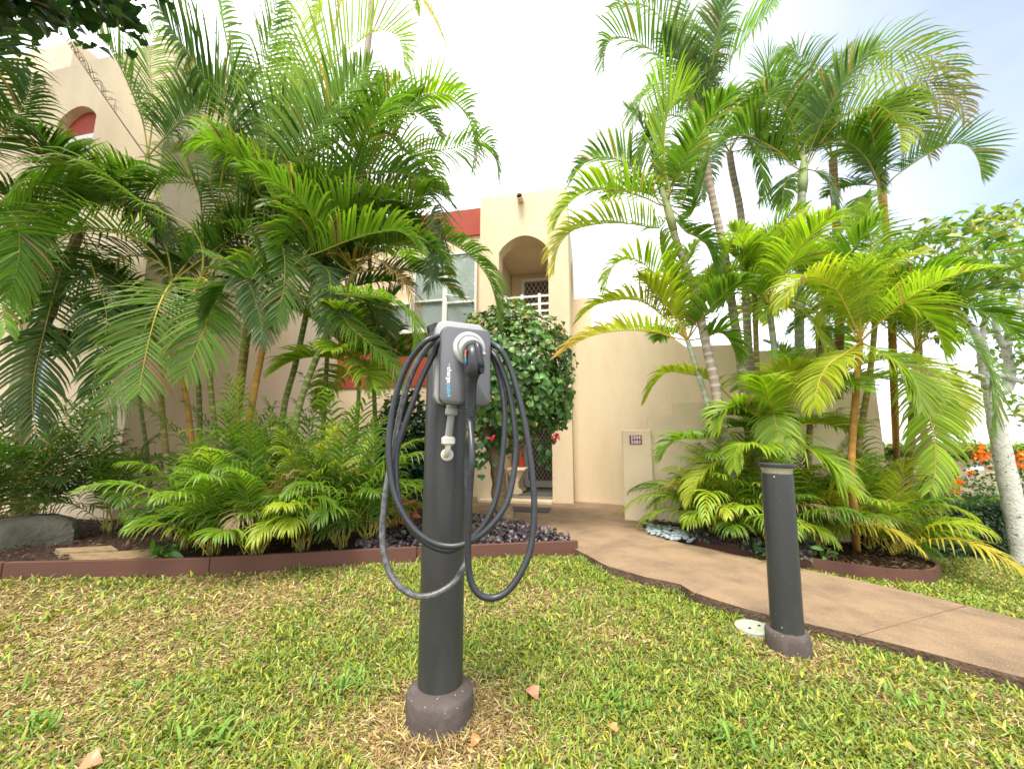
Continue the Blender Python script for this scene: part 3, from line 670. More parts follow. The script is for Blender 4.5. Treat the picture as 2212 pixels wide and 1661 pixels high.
mb = MB(); mb.prism(rrect(.011, .056, .005), lambda u, w, d: lp + rgt * u + bz * w + nrm * d, -.004, .0022); bld(mb, 'badge', M['cap_black'], plug)
wd = put_text('charge', 'ink_orange', 0, .0085, name='badge_lettering', parent=plug, R_=R3, loc=lp + nrm * .0026 + bz * .026)
put_text('poin+', 'ink_teal', 0, .0085, name='badge_lettering', parent=plug, R_=R3, loc=lp + nrm * .0026 + bz * (.026 - wd - .001))
b0 = Vector(hs[-1]); mb = MB(); mb.tube([b0 + bz * .004, b0 - bz * .034], [.0170, .0135], 24)
sr = bld(mb, 'strain_relief', M['plastic_black'], plug, smooth=50)
for k in range(5):
    mb = MB(); mb.lathe([(.0145, -.0019), (.0212 - .0006 * k, -.0016), (.0212 - .0006 * k, .0016), (.0145, .0019)], 24, tuple(b0 - bz * (.005 + k * .0070) ), Matrix.Rotation(R(6 * (-1) ** k), 3, 'Y'), cap=False); bld(mb, 'relief_ring', M['plastic_black'], sr, smooth=30)
END = b0 - bz * .03
# conduit below the charger
cdt = thing('conduit', 'short grey ribbed conduit with white elbow running from charger into post', 'conduit', tuple(at(978, 900, 1.47)))
c0 = BX(-.034, -.140, .150)
mb = MB(); mb.lathe([(.020, -.0), (.020, -.008), (.0185, -.010), (.0228, -.012), (.0235, -.032), (.020, -.037), (.012, -.039)], 14, tuple(c0)); bld(mb, 'gland', M['conduit'], cdt, smooth=30)
c1 = c0 - bz * .118 - bn_ * .030 - br_ * .002
n_ = 44; pts = [c0 - bz * .03 + (c1 - (c0 - bz * .03)) * (i / n_) for i in range(n_ + 1)]
mb = MB(); mb.tube(pts, [.0125 if i % 2 else .0138 for i in range(n_ + 1)], 16); bld(mb, 'ribbed_hose', M['conduit'], cdt, smooth=60)
mb = MB(); mb.box(tuple(c1 - bz * .012), (.047, .038, .034), Matrix((tuple((br_.x, -bn_.x, 0)), tuple((br_.y, -bn_.y, 0)), (0, 0, 1))), bev=.007); bld(mb, 'fitting', M['fitting'], cdt, smooth=30)
el = [c1 - bz * .02, c1 - bz * .045 - bn_ * .004, c1 - bz * .060 - bn_ * .016, c1 - bz * .064 - bn_ * .034]
mb = MB(); mb.tube(spline(el, 12), .0112, 14); bld(mb, 'elbow', M['fitting'], cdt, smooth=True)
ec = c1 - bz * .064; hd = Vector((ec.x - PX, ec.y - PY, 0)).normalized(); ep = Vector((PX, PY, ec.z)) + hd * .0815
mb = MB(); mb.lathe([(.0235, -.002), (.024, .004), (.020, .008), (.012, .008)], 24, tuple(ep), hd.to_track_quat('Z', 'Y').to_matrix()); bld(mb, 'hub', M['fitting'], cdt, smooth=30)

# the one long cable
bk = BX(.048, -.140, .152)                                      # black gland
mb = MB(); mb.lathe([(.017, .0), (.019, -.012), (.019, -.026), (.013, -.034)], 16, tuple(bk)); bld(mb, 'cable_gland', M['plastic_black'], chg, smooth=30)
hubL, hubR = lambda h, d: BX(-.085, h, d), lambda h, d: BX(.085, h, d)
P = [bk - bz * .02, bk - bz * .07]
P += [at(x, y, D) for x, y, D in ((1008, 985, 1.535), (1010, 1100, 1.53), (1011, 1195, 1.52), (1001, 1226, 1.485), (976, 1262, 1.44), (940, 1283, 1.42), (905, 1288, 1.41), (866, 1269, 1.41), (838, 1227, 1.42), (826, 1167, 1.43), (828, 1110, 1.44), (836, 1045, 1.45), (850, 975, 1.46), (866, 885, 1.465), (888, 812, 1.465), (918, 757, 1.46))]
P += [BX(-.095, .098, .168), BX(-.05, .120, .170), BX(.0, .128, .168), BX(.05, .120, .166), BX(.085, .098, .166)]
P += [at(x, y, D) for x, y, D in ((1066, 775, 1.50), (1078, 812, 1.50), (1088, 863, 1.49), (1090, 923, 1.48), (1084, 998, 1.47), (1072, 1074, 1.455), (1046, 1133, 1.44), (1010, 1170, 1.43), (975, 1188, 1.43), (940, 1183, 1.43), (905, 1160, 1.43), (876, 1120, 1.44), (858, 1060, 1.45), (856, 985, 1.455), (867, 940, 1.455), (888, 880, 1.455), (910, 820, 1.455), (937, 765, 1.45))]
P += [BX(-.093, .090, .182), BX(-.05, .112, .184), BX(.0, .120, .184), BX(.05, .112, .184), BX(.088, .088, .182)]
P += [at(x, y, D) for x, y, D in ((1072, 772, 1.475), (1085, 800, 1.475), (1101, 850, 1.47), (1112, 923, 1.46), (1114, 983, 1.455), (1099, 1074, 1.43), (1072, 1122, 1.415), (1034, 1159, 1.405), (1004, 1175, 1.40), (975, 1180, 1.40), (944, 1175, 1.40), (912, 1158, 1.40), (886, 1132, 1.405), (861, 1090, 1.41), (846, 1040, 1.42), (840, 983, 1.425), (843, 923, 1.43), (856, 851, 1.43), (882, 784, 1.425), (918, 738, 1.415))]
P += [BX(-.090, .112, .172), BX(-.05, .134, .170), BX(.0, .140, .168), BX(.05, .132, .170), BX(.088, .108, .176)]
P += [at(x, y, D) for x, y, D in ((1078, 752, 1.46), (1100, 790, 1.455), (1121, 857, 1.44), (1138, 938, 1.43), (1150, 1029, 1.42), (1154, 1104, 1.41), (1146, 1185, 1.395), (1123, 1241, 1.38), (1092, 1280, 1.37), (1060, 1292, 1.365), (1032, 1281, 1.36), (1016, 1251, 1.36), (1011, 1205, 1.36), (1012, 1135, 1.355), (1015, 1060, 1.35), (1020, 980, 1.345))]
P += [END - bz * .02, END + bz * .006]
cs = spline(P, 460)
cable = MB(); cable.tube(cs, .0108, 14)
mdust = mat('dusty_cable', (.015, .018, .026), .36, .5, noise=(60, (.17, .17, .17), .45, .8))
nt = mdust.node_tree; a_t = nt.nodes.new('ShaderNodeAttribute'); a_t.attribute_name = 'col'
rg = [n for n in nt.nodes if n.type == 'MAP_RANGE'][0]; mxn = [n for n in nt.nodes if n.type == 'MIX_RGB'][0]
mm = nt.nodes.new('ShaderNodeMath'); mm.operation = 'MULTIPLY'; nt.links.new(rg.outputs[0], mm.inputs[0]); nt.links.new(a_t.outputs['Fac'], mm.inputs[1])
for l in list(mxn.inputs['Fac'].links): nt.links.remove(l)
nt.links.new(mm.outputs[0], mxn.inputs['Fac'])
rg.clamp = True; rg.inputs['From Min'].default_value = .30; rg.inputs['From Max'].default_value = .75
dust = np.interp(np.arange(460), [0, 25, 40, 100, 125, 135, 460], [.2, .3, 1, 1, .6, .12, .12]); cable.usec = True; cable.c[0] = np.repeat(np.stack([dust] * 3, 1), 14, 0)
tag(bld(cable, 'charging_cable', mdust, origin=tuple(P[0]), smooth=True), 'long black charging cable hung in loops around the charger', 'cable')

# ------------------------------------------------------------------ bollard light
bb = G(1703, 1398); bo = thing('bollard_light', 'dark grey bollard light standing beside the concrete path', 'bollard', tuple(bb))
bt = at(1677, 1001, bb.y + .0); ax = (bt - bb); hB = ax.length; ax.normalize(); rb = ax.to_track_quat('Z', 'Y').to_matrix()
mb = MB(); mb.lathe([(.101, -.16), (.099, .05), (.096, .080), (.090, .086), (.07, .086)], 40, tuple(bb)); V = mb.v[0]; V += nr.normal(0, .0012, V.shape); bld(mb, 'footing', M['concrete_base'], bo, smooth=50)
mb = MB(); mb.lathe([(.072, .086), (.0725, hB - .055), (.068, hB - .052)], 40, tuple(bb), rb); bld(mb, 'body', M['pole'], bo, smooth=40)
mb = MB(); mb.lathe([(.068, hB - .051), (.074, hB - .020), (.0745, hB - .020)], 40, tuple(bb), rb, cap=False)
mb.lathe([(.050, hB - .051), (.050, hB - .020)], 24, tuple(bb), rb, cap=False, mi=1); mb.lathe([(.012, hB - .051), (.012, hB - .020)], 10, tuple(bb), rb, cap=False, mi=1)
bld(mb, 'lens', [M['lens'], M['rim']], bo, smooth=40)
mb = MB(); mb.lathe([(.079, hB - .020), (.080, hB - .018), (.080, hB - .002), (.078, hB)], 40, tuple(bb), rb); bld(mb, 'cap', M['pole'], bo, smooth=40)
for px, py in ((1672, 1030), (1689, 1355)):
    pp = at(px, py, bb.y - .07); mb = MB(); mb.lathe([(.004, -.003), (.004, .003), (.0, .0035)], 10, tuple(pp), Vector((-.3, -1, 0)).to_track_quat('Z', 'Y').to_matrix()); bld(mb, 'screw', M['screw'], bo)
# round lid in the lawn
lc = G(1627, 1357); ld = thing('access_lid', 'round pale green access lid set in the grass beside the bollard', 'lid', tuple(lc))
mb = MB(); mb.lathe([(.092, -.03), (.092, .008), (.088, .012), (.075, .012), (.073, .009), (.0, .009)], 36, tuple(lc), cap=False); bld(mb, 'cover', M['lid'], ld, smooth=30)
for dx, dy in ((.04, .01), (-.03, -.02)):
    mb = MB(); mb.lathe([(.008, .0085), (.008, .0125), (.0, .0125)], 10, (lc.x + dx, lc.y + dy, lc.z), cap=False); bld(mb, 'bolt', M['cap_black'], ld)

# ------------------------------------------------------------------ leaves and palms
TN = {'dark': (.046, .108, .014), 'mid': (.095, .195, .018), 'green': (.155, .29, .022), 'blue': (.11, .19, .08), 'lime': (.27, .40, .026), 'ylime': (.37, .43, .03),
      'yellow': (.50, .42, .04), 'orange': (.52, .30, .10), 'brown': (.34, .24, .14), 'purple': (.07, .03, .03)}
def frond_mesh(path, L, tint, V=38, roll=0, droop=.38, n=46, t0=.20, wid=.0245, sweep=(72, 30), tip=None, gaps=.03, side_scale=(1, 1), rrad=.010, rcol=(.30, .27, .04), seed=0, plane=None):
    g = np.random.default_rng(seed)
    S = spline(path, 60); T = np.gradient(S, axis=0); T /= np.linalg.norm(T, axis=1)[:, None]
    if plane is None:
        h = S[-1] - S[0]; h[2] = 0
        if np.linalg.norm(h) < .12: h = np.array([.3, -1, 0.])
        plane = np.cross(h, [0, 0, 1.0])
    plane = np.array(plane, float); plane /= np.linalg.norm(plane)
    s_ = np.linspace(t0, .995, n); idx = s_ * 59
    def samp(A): return np.stack([np.interp(idx, np.arange(60), A[:, k]) for k in range(3)], 1)
    n = int(n)
    Pp, Tt = samp(S), samp(T); Tt /= np.linalg.norm(Tt, axis=1)[:, None]
    Sd = plane - Tt * (Tt @ plane)[:, None]; Sd /= np.linalg.norm(Sd, axis=1)[:, None] + 1e-9
    Nn = np.cross(Sd, Tt)
    cr, sr_ = math.cos(R(roll)), math.sin(R(roll)); Sd, Nn = Sd * cr + Nn * sr_, Nn * cr - Sd * sr_
    u = (s_ - t0) / (1 - t0)
    Vs = []; Cs = []
    base = np.array(TN[tint] if isinstance(tint, str) else tint); tipc = np.array(TN[tip]) if tip else None
    for sd in (1, -1):
        k = g.random(n) > gaps; m = int(k.sum()); 
        P0, T_, S_, N_, uu = Pp[k], Tt[k], Sd[k] * sd, Nn[k], u[k]
        a = np.radians(sweep[0] + (sweep[1] - sweep[0]) * uu ** .9 + g.normal(0, 2.5, m)); v = np.radians(V + g.normal(0, 4, m) - 8 * uu)
        d = np.cos(a)[:, None] * T_ + np.sin(a)[:, None] * (np.cos(v)[:, None] * S_ + np.sin(v)[:, None] * N_)
        ll = L * side_scale[0 if sd > 0 else 1] * (.50 + .62 * np.sin(np.pi * np.clip(uu * .86 + .10, 0, 1)) ** .9) * (1 - .45 * uu ** 3) * g.normal(1, .06, m) * .95
        W = T_ - d * (T_ * d).sum(1)[:, None]; W /= np.linalg.norm(W, axis=1)[:, None]
        tw = g.normal(0, .14, m); Q = np.cross(d, W); W = W * np.cos(tw)[:, None] + Q * np.sin(tw)[:, None]
        ws = wid * (.75 + .4 * np.sin(np.pi * uu)) * g.normal(1, .08, m); p = P0.copy(); rings = []
        dr = droop * g.normal(1, .25, m); prof = (.55, 1.0, .92, .62, .06)
        for j in range(5):
            fold = np.cross(d, W) * (ws * prof[j] * .28)[:, None]
            hw = W * (ws * prof[j] * .5)[:, None]
            rings.append(np.stack([p - hw + fold, p, p + hw + fold], 1))
            d = d + np.array([0, 0, -1.0]) * (dr * (.10, .35, .80, 1.35, 0)[j])[:, None]; d /= np.linalg.norm(d, axis=1)[:, None]
            W = W - d * (W * d).sum(1)[:, None]; W /= np.linalg.norm(W, axis=1)[:, None] + 1e-9
            p = p + d * (ll / 4)[:, None]
        Vs.append(np.stack(rings, 1).reshape(m, 15, 3))
        c = base[None] * np.clip(g.normal(1, .16, m), .55, 1.5)[:, None] * np.array([1, 1, 1])
        dead = g.random(m) < .03; c[dead] = np.array([.30, .21, .09])
        c = np.repeat(c[:, None], 15, 1)
        if tipc is not None:
            w = (np.repeat(np.arange(5), 3) / 4.)[None, :, None] ** 1.3 * .55 + (uu ** 2)[:, None, None] * .75; c = c * (1 - np.clip(w, 0, 1)) + tipc * np.clip(w, 0, 1)
        else:
            w = (np.repeat(np.arange(5), 3) / 4.)[None, :, None] ** 3 * .25; c = c * (1 - w) + np.array([.28, .25, .06]) * w
        Cs.append(c)
    A = np.concatenate(Vs); C = np.concatenate(Cs).reshape(-1, 3); m = len(A); V_ = A.reshape(-1, 3)
    q0 = np.array([[r_ * 3 + c, r_ * 3 + c + 1, r_ * 3 + c + 4, r_ * 3 + c + 3] for r_ in range(4) for c in range(2)])
    Q = (np.arange(m)[:, None, None] * 15 + q0[None]).reshape(-1, 4)
    return S, V_, Q, C
NF = [0]
def add_frond(root, path, L, tint, rrad=.010, rcol=None, **kw):
    if 'n' in kw and kw['n'] >= 40: kw['n'] = int(kw['n'] * .84)
    if 'wid' in kw: kw['wid'] = kw['wid'] * .98 if kw['wid'] < .05 and kw['wid'] > .016 else kw['wid']
    if rrad > .0055: L *= 1.25
    NF[0] += 1; seed = NF[0] * 17 + 3
    S, V_, Q, C = frond_mesh(path, L, tint, seed=seed, **kw)
    o = big_mesh('frond', V_, Q, None, C, [M['leaf']], tuple(S[0]), root)
    rc = np.array(rcol if rcol is not None else ((.30, .27, .045) if tint in ('dark', 'mid', 'green', 'blue') else (.50, .36, .05)))
    if tint == 'brown': rc = np.array((.2, .1, .05))
    mb = MB(); n = 22; ss = S[np.linspace(0, 59, n).astype(int)]
    mb.tube(ss, rrad * np.linspace(1.0, .16, n), 6, col=rc); r_ = bld(mb, 'leaf_stalk', M['stalk'], o, smooth=True)
    return o
def arc_path(p, az, el, length, bend, n=9):
    d = Vector((math.sin(az) * math.cos(el), math.cos(az) * math.cos(el), math.sin(el))); out = [Vector(p)]
    for i in range(n):
        out.append(out[-1] + d * (length / n)); d = d + Vector((0, 0, -1)) * bend * (.35 + 1.3 * i / n) / n * 3; d.normalize()
    return out
def stem(root, pts, r0, r1, kind, name='trunk', ring=.085):
    L_ = sum((Vector(pts[i + 1]) - Vector(pts[i])).length for i in range(len(pts) - 1)); nseg = max(6, int(L_ / ring))
    S = spline(pts, nseg * 4 + 1); n = len(S); rad = np.zeros(n); C = np.zeros((n, 3)); g = np.random.default_rng(int(abs(S[0][0]) * 1e4) % 9999)
    pal = {'green': ((.17, .20, .045), (.33, .33, .16)), 'orange': ((.42, .20, .035), (.30, .22, .08)), 'grey': ((.30, .24, .18), (.46, .42, .36)), 'pale': ((.38, .42, .30), (.52, .54, .46)), 'olive': ((.24, .19, .04), (.36, .33, .18)), 'brown': ((.20, .13, .06), (.32, .25, .13))}[kind]
    for i in range(n):
        t = i / (n - 1); r_ = r0 + (r1 - r0) * t; ph = i % 4
        rad[i] = r_ * (1.07 if ph == 0 else (1.0 if ph != 2 else .975)); C[i] = np.array(pal[1] if ph == 0 else pal[0]) * g.normal(1, .1)
    mb = MB(); mb.tube(S, rad, 12, col=C); return bld(mb, name, M['bark'], root, smooth=60)
def pt(spec): return at(*spec) if len(spec) == 3 else spec
def fpath(pts, D0, D1, start=None):
    n = len(pts); out = [] if start is None else [Vector(start)]
    for i, (x, y) in enumerate(pts): out.append(at(x, y, D0 + (D1 - D0) * i / max(1, n - 1)))
    return out
def palm(label, base, stems, r0, r1, kind, fronds=(), rand=None, group=None, name='palm_tree', crownshaft=None):
    """base: ground point; stems: [(px,py,D)...]; fronds: (pts, D0, D1, L, tint, opts)"""
    root = thing(name, label, 'palm tree', tuple(base), group)
    pts = [Vector(base) - Vector((0, 0, .05))] + [at(*s_) for s_ in stems]; top = pts[-1]
    stem(root, pts, r0, r1, kind)
    if crownshaft:
        d = (pts[-1] - pts[-2]).normalized(); mb = MB(); c_ = np.array(crownshaft)
        mb.tube([top - d * .05, top + d * .12, top + d * .34, top + d * .5], [r1 * 1.12, r1 * 1.35, r1 * 1.05, r1 * .6], 12, col=c_); bld(mb, 'crownshaft', M['stalk'], root, smooth=True); top = top + d * .3
    for f in fronds:
        P_, D0, D1, L, tint = f[:5]; kw = dict(f[5]) if len(f) > 5 else {}
        st = top if kw.pop('join', True) else None
        add_frond(root, fpath(P_, D0, D1, st), L, tint, **kw)
    if rand:
        n, length, L, tints, elr, kw = rand[:6]; azr = rand[6] if len(rand) > 6 else None
        az0 = rnd.uniform(0, 6.28)
        for i in range(n):
            az = az0 + i * 2.4 + rnd.uniform(-.3, .3)
            if azr: az = R(azr[0] + (azr[1] - azr[0]) * (i + .5) / n + rnd.uniform(-12, 12))
            el = R(rnd.uniform(*elr)); ln = length * rnd.uniform(.8, 1.15)
            k2 = dict(kw); add_frond(root, arc_path(top, az, el, ln, rnd.uniform(.28, .5)), L * rnd.uniform(.85, 1.1), rnd.choice(tints), **k2)
    return root
D_ = lambda **k: k
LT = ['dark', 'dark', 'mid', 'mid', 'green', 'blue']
GL = None
# ---- left clump
palm('slender green palm stem, leftmost of the clump, two big fronds drooping to the lawn', G(366, 1172), [(362, 1021, 4.35), (347, 836, 4.4), (352, 700, 4.4), (372, 610, 4.4)], .030, .026, 'olive',
     [([(347, 652), (325, 722), (308, 801), (299, 850)], 3.95, 3.6, .46, 'green', D_(V=10, droop=.22, wid=.026, rrad=.012, rcol=(.5, .36, .04), t0=.12, n=44)),
      ([(318, 700), (270, 800), (233, 863), (205, 935)], 4.1, 3.8, .44, 'mid', D_(V=12, droop=.3, t0=.3)),
      ([(300, 520), (191, 500), (121, 515), (62, 545), (20, 600)], 4.0, 3.5, .42, 'mid', D_(V=40, t0=.25)),
      ([(330, 560), (250, 560), (150, 620), (90, 700)], 4.3, 4.3, .42, 'dark', {}),
      ([(330, 480), (240, 440), (120, 440), (10, 520)], 4.3, 3.9, .42, 'mid', D_(V=20))], (4, 1.6, .44, LT, (20, 70), {}, (-60, 100)))
palm('orange-tinged palm stem, second from the left of the clump', G(428, 1172), [(422, 1034, 4.3), (408, 900, 4.3), (395, 810, 4.3), (400, 700, 4.35), (436, 600, 4.35)], .028, .024, 'orange',
     [([(452, 620), (448, 660), (444, 705), (422, 757), (398, 810)], 4.0, 3.7, .40, 'green', D_(V=10, droop=.25, wid=.024, t0=.2, rcol=(.5, .36, .04))),
      ([(420, 500), (312, 440), (208, 368), (104, 357), (35, 406), (-20, 470)], 4.2, 3.4, .44, 'green', D_(V=-10, droop=.45, t0=.3, n=60)),
      ([(480, 560), (530, 600), (560, 680), (565, 740)], 4.1, 3.8, .36, 'blue', D_(V=10)),
      ([(430, 420), (390, 380), (330, 400), (280, 470)], 4.4, 4.3, .38, 'dark', {})], (4, 1.7, .44, LT, (30, 75), {}, (-60, 100)))
palm('thin green palm stem with a bare brown dead frond, middle of left clump', G(438, 1165), [(433, 999, 4.6), (428, 819, 4.6), (410, 600, 4.6), (340, 420, 4.7), (318, 340, 4.7)], .028, .024, 'green',
     [([(295, 309), (222, 205), (150, 100), (104, 38)], 4.7, 4.3, .20, (.10, .05, .035), D_(V=40, gaps=.45, wid=.012, t0=.35, n=34, rcol=(.13, .06, .04))),
      ([(310, 270), (288, 208), (243, 115), (180, 35), (150, -20)], 4.7, 4.2, .44, 'mid', D_(V=35, t0=.2, n=50)),
      ([(330, 240), (325, 120), (345, 40)], 4.7, 4.9, .4, 'green', {}),
      ([(300, 390), (220, 370), (130, 400), (40, 450)], 4.6, 4.3, .38, 'mid', {})], (4, 1.8, .46, LT, (35, 70), {}, (-20, 110)))
palm('green palm stem just left of the thick ringed one in the left clump', G(470, 1165), [(466, 955, 4.5), (453, 801, 4.5), (458, 600, 4.55), (470, 460, 4.6)], .030, .026, 'green',
     [([(455, 380), (470, 330), (493, 310), (461, 280)], 4.4, 4.3, .36, 'mid', {}),
      ([(480, 380), (496, 257), (430, 150), (364, 52), (330, -10)], 4.4, 4.0, .66, 'dark', D_(V=25, t0=.2, n=62, wid=.034)),
      ([(520, 380), (507, 200), (485, 60), (470, -30)], 4.6, 4.6, .55, 'green', D_(wid=.034, n=50)),
      ([(430, 400), (330, 400), (210, 430), (110, 520)], 4.5, 4.0, .42, 'mid', {}),
      ([(500, 500), (560, 520), (590, 600)], 4.3, 4.0, .36, 'dark', {})], (5, 2.0, .50, LT, (30, 70), {}, (-40, 120)))
palm('thick ringed yellow-green palm stem at the centre of the left clump', G(497, 1178), [(505, 959, 4.4), (534, 713, 4.45), (556, 560, 4.5), (575, 490, 4.5)], .048, .040, 'olive',
     [([(575, 476), (620, 440), (662, 417), (756, 385), (860, 375), (955, 410)], 4.5, 4.2, .50, 'mid', D_(V=55, t0=.18, n=64, wid=.026)),
      ([(600, 420), (650, 350), (704, 312), (773, 267), (843, 243), (898, 243), (945, 290)], 4.5, 4.2, .52, 'mid', D_(V=58, t0=.15, n=66, wid=.026)),
      ([(610, 380), (640, 260), (693, 174), (732, 128), (794, 76), (829, 66), (860, 83), (872, 140)], 4.6, 4.3, .62, 'lime', D_(V=62, t0=.25, n=70, wid=.024, droop=.1)),
      ([(600, 380), (650, 208), (649, 104), (652, -20)], 4.7, 4.8, .55, 'lime', D_(V=35, wid=.032)),
      ([(560, 420), (541, 371), (493, 323), (450, 300), (410, 330)], 4.3, 3.9, .36, 'green', D_(V=20, droop=.5)),
      ([(600, 500), (615, 560), (610, 640), (590, 700)], 4.2, 3.9, .36, 'mid', D_(V=10)),
      ([(560, 300), (575, 150), (600, 0)], 4.7, 4.6, .55, 'mid', D_(wid=.034))], (6, 2.1, .52, LT + ['lime'], (30, 70), {}, (-40, 140)), crownshaft=(.30, .30, .10))
palm('orange-yellow palm stem leaning right from the centre of the left clump', G(522, 1178), [(532, 959, 4.25), (576, 713, 4.25), (600, 640, 4.25), (618, 600, 4.25)], .036, .028, 'orange',
     [([(650, 585), (690, 573), (710, 590), (713, 650), (699, 715)], 4.2, 3.9, .34, 'blue', D_(V=10, droop=.3, rcol=(.45, .30, .04))),
      ([(620, 530), (585, 420), (530, 350), (480, 330)], 4.2, 4.0, .40, 'green', D_(V=40, wid=.03)),
      ([(650, 560), (691, 545), (747, 522), (802, 505), (863, 500), (905, 540)], 4.1, 3.9, .38, 'green', D_(V=45, t0=.25, n=56)),
      ([(620, 560), (640, 470), (700, 430), (760, 450), (790, 510)], 4.2, 4.2, .38, 'mid', {}),
      ([(590, 620), (540, 600), (490, 620), (450, 680)], 4.1, 3.8, .36, 'dark', {}),
      ([(660, 640), (730, 636), (824, 641), (872, 665), (897, 703), (893, 760)], 4.1, 3.8, .36, 'green', D_(V=15, droop=.45, t0=.3, n=54))], (4, 1.7, .44, LT, (25, 70), {}, (-60, 130)))
palm('dark palm stem leaning right beside the window bay', G(600, 1168), [(611, 900, 4.7), (640, 780, 4.7), (680, 600, 4.7), (720, 470, 4.7)], .034, .03, 'green',
     [([(802, 420), (880, 400), (949, 440), (952, 509), (935, 578), (922, 625)], 4.6, 4.2, .36, 'blue', D_(V=5, droop=.25, t0=.35)),
      ([(820, 440), (955, 515), (1010, 548), (1052, 596), (1070, 648), (1074, 690)], 4.6, 4.2, .42, 'mid', D_(V=40, t0=.35, n=60)),
      ([(850, 360), (920, 330), (982, 320), (1030, 302), (1062, 320), (1076, 380)], 4.7, 4.5, .40, 'mid', D_(V=15, droop=.6, t0=.4)),
      ([(800, 350), (880, 230), (947, 200), (999, 236), (1023, 295), (1018, 370)], 4.7, 4.5, .42, 'green', D_(V=30, droop=.4, t0=.4)),
      ([(760, 350), (800, 270), (850, 300), (930, 380), (985, 450)], 4.6, 4.3, .44, 'mid', D_(V=20, droop=.5, t0=.3)),
      ([(740, 560), (802, 556), (847, 584), (885, 628), (900, 700)], 4.3, 4.1, .30, 'orange', D_(V=15, droop=.3, t0=.3, wid=.015, tip='brown')),
      ([(800, 300), (900, 215), (965, 200), (1003, 190)], 4.8, 4.8, .3, 'lime', D_(t0=.6, V=20)),
      ([(760, 400), (830, 330), (900, 330), (960, 400)], 4.7, 4.9, .44, 'lime', D_(V=35))], (5, 1.8, .46, LT, (15, 65), {}, (0, 150)))
palm('pale green palm stem leaning right behind the charger cables', G(628, 1172), [(637, 920, 4.3), (699, 735, 4.3), (745, 640, 4.35), (765, 590, 4.35)], .036, .03, 'green',
     [([(820, 540), (900, 520), (960, 560)], 4.3, 4.1, .32, 'mid', {}),
      ([(740, 680), (802, 745), (847, 787), (863, 835)], 4.1, 3.9, .32, 'mid', D_(V=20, rcol=(.4, .2, .05))),
      ([(780, 500), (820, 450), (880, 470), (920, 530)], 4.4, 4.3, .36, 'dark', {}),
      ([(720, 560), (690, 500), (640, 500), (600, 540)], 4.3, 4.1, .36, 'green', {})], (6, 1.3, .34, LT, (20, 75), {}))
palm('mid-height palm head between the thick ringed stem and the bare wall', G(330, 1150), [(320, 1000, 4.9), (300, 850, 4.9), (300, 760, 4.9)], .026, .022, 'green', [], (9, 1.1, .34, ['dark', 'mid', 'dark'], (0, 70), {}))
palm('palm head in front of the red panel below the window bay', G(760, 1165), [(765, 1000, 4.8), (775, 850, 4.8), (775, 790, 4.8)], .028, .022, 'green', [], (13, 1.1, .34, ['mid', 'green', 'green', 'dark', 'lime'], (-10, 80), {}))
palm('palm head hiding the left end of the window bay', G(690, 1160), [(695, 1000, 5.0), (705, 800, 5.0), (715, 640, 5.0)], .030, .024, 'green', [], (12, 1.35, .38, LT, (-10, 75), {}))
palm('palm head spreading in front of the red parapet of the window bay', G(820, 1150), [(810, 900, 5.3), (800, 650, 5.3), (800, 520, 5.3)], .030, .026, 'green', [], (12, 1.35, .40, LT, (-5, 80), {}))
palm('brown leaning palm trunk at the far left in front of the lower window', G(40, 1160), [(66, 784, 4.3), (110, 670, 4.35), (150, 560, 4.4), (175, 490, 4.4)], .062, .05, 'brown',
     [([(120, 440), (44, 500), (5, 590), (15, 715)], 4.0, 3.4, .36, 'green', D_(V=-10, droop=.5, wid=.03)),
      ([(200, 580), (230, 680), (215, 780), (190, 850)], 4.2, 3.9, .38, 'dark', D_(V=5)),
      ([(140, 560), (100, 700), (70, 850), (90, 960)], 4.2, 3.9, .40, 'dark', D_(V=5)),
      ([(100, 480), (30, 460), (-60, 540)], 4.3, 4.0, .42, 'mid', {}),
      ([(230, 430), (290, 440), (340, 520)], 4.3, 4.3, .40, 'dark', {})], (6, 1.4, .42, ['dark', 'dark', 'mid'], (-20, 45), {}))
palm('palm with fan of dark fronds entering at the upper left edge', G(-330, 1190), [(-280, 900, 3.7), (-200, 600, 3.7), (-160, 380, 3.7)], .05, .045, 'brown',
     [([(-70, 240), (-20, 150), (5, 60), (60, 40)], 3.6, 3.4, .42, 'dark', D_(V=20, n=50)),
      ([(-80, 330), (-10, 300), (50, 230), (70, 160)], 3.6, 3.5, .36, 'dark', D_(V=25)),
      ([(-90, 420), (-10, 430), (40, 500), (20, 640)], 3.6, 3.4, .40, 'mid', D_(V=10))], None)
# tall palm far behind
palm('tall thin grey palm trunk rising behind the left clump, with yellow fronds', Vector((-4.6, 12.5, 0)), [(780, 500, 12.6), (786, 200, 12.8), (800, 40, 13), (806, -90, 13)], .13, .11, 'grey',
     [([(860, -80), (912, -10), (947, 52), (965, 104)], 13, 12.5, .75, 'yellow', D_(V=10, droop=.3, t0=.2, wid=.06, rrad=.03)),
      ([(770, -80), (735, 10), (722, 100)], 12.8, 12.5, .7, 'orange', D_(V=10, t0=.2, wid=.06, rrad=.03)),
      ([(730, -80), (690, 0), (680, 90)], 12.8, 12.5, .9, 'ylime', D_(V=10, t0=.2, wid=.07, rrad=.03)),
      ([(830, -130), (880, -60), (900, 20)], 12.8, 12.6, .9, 'lime', D_(V=10, t0=.2, wid=.07, rrad=.03))], None)

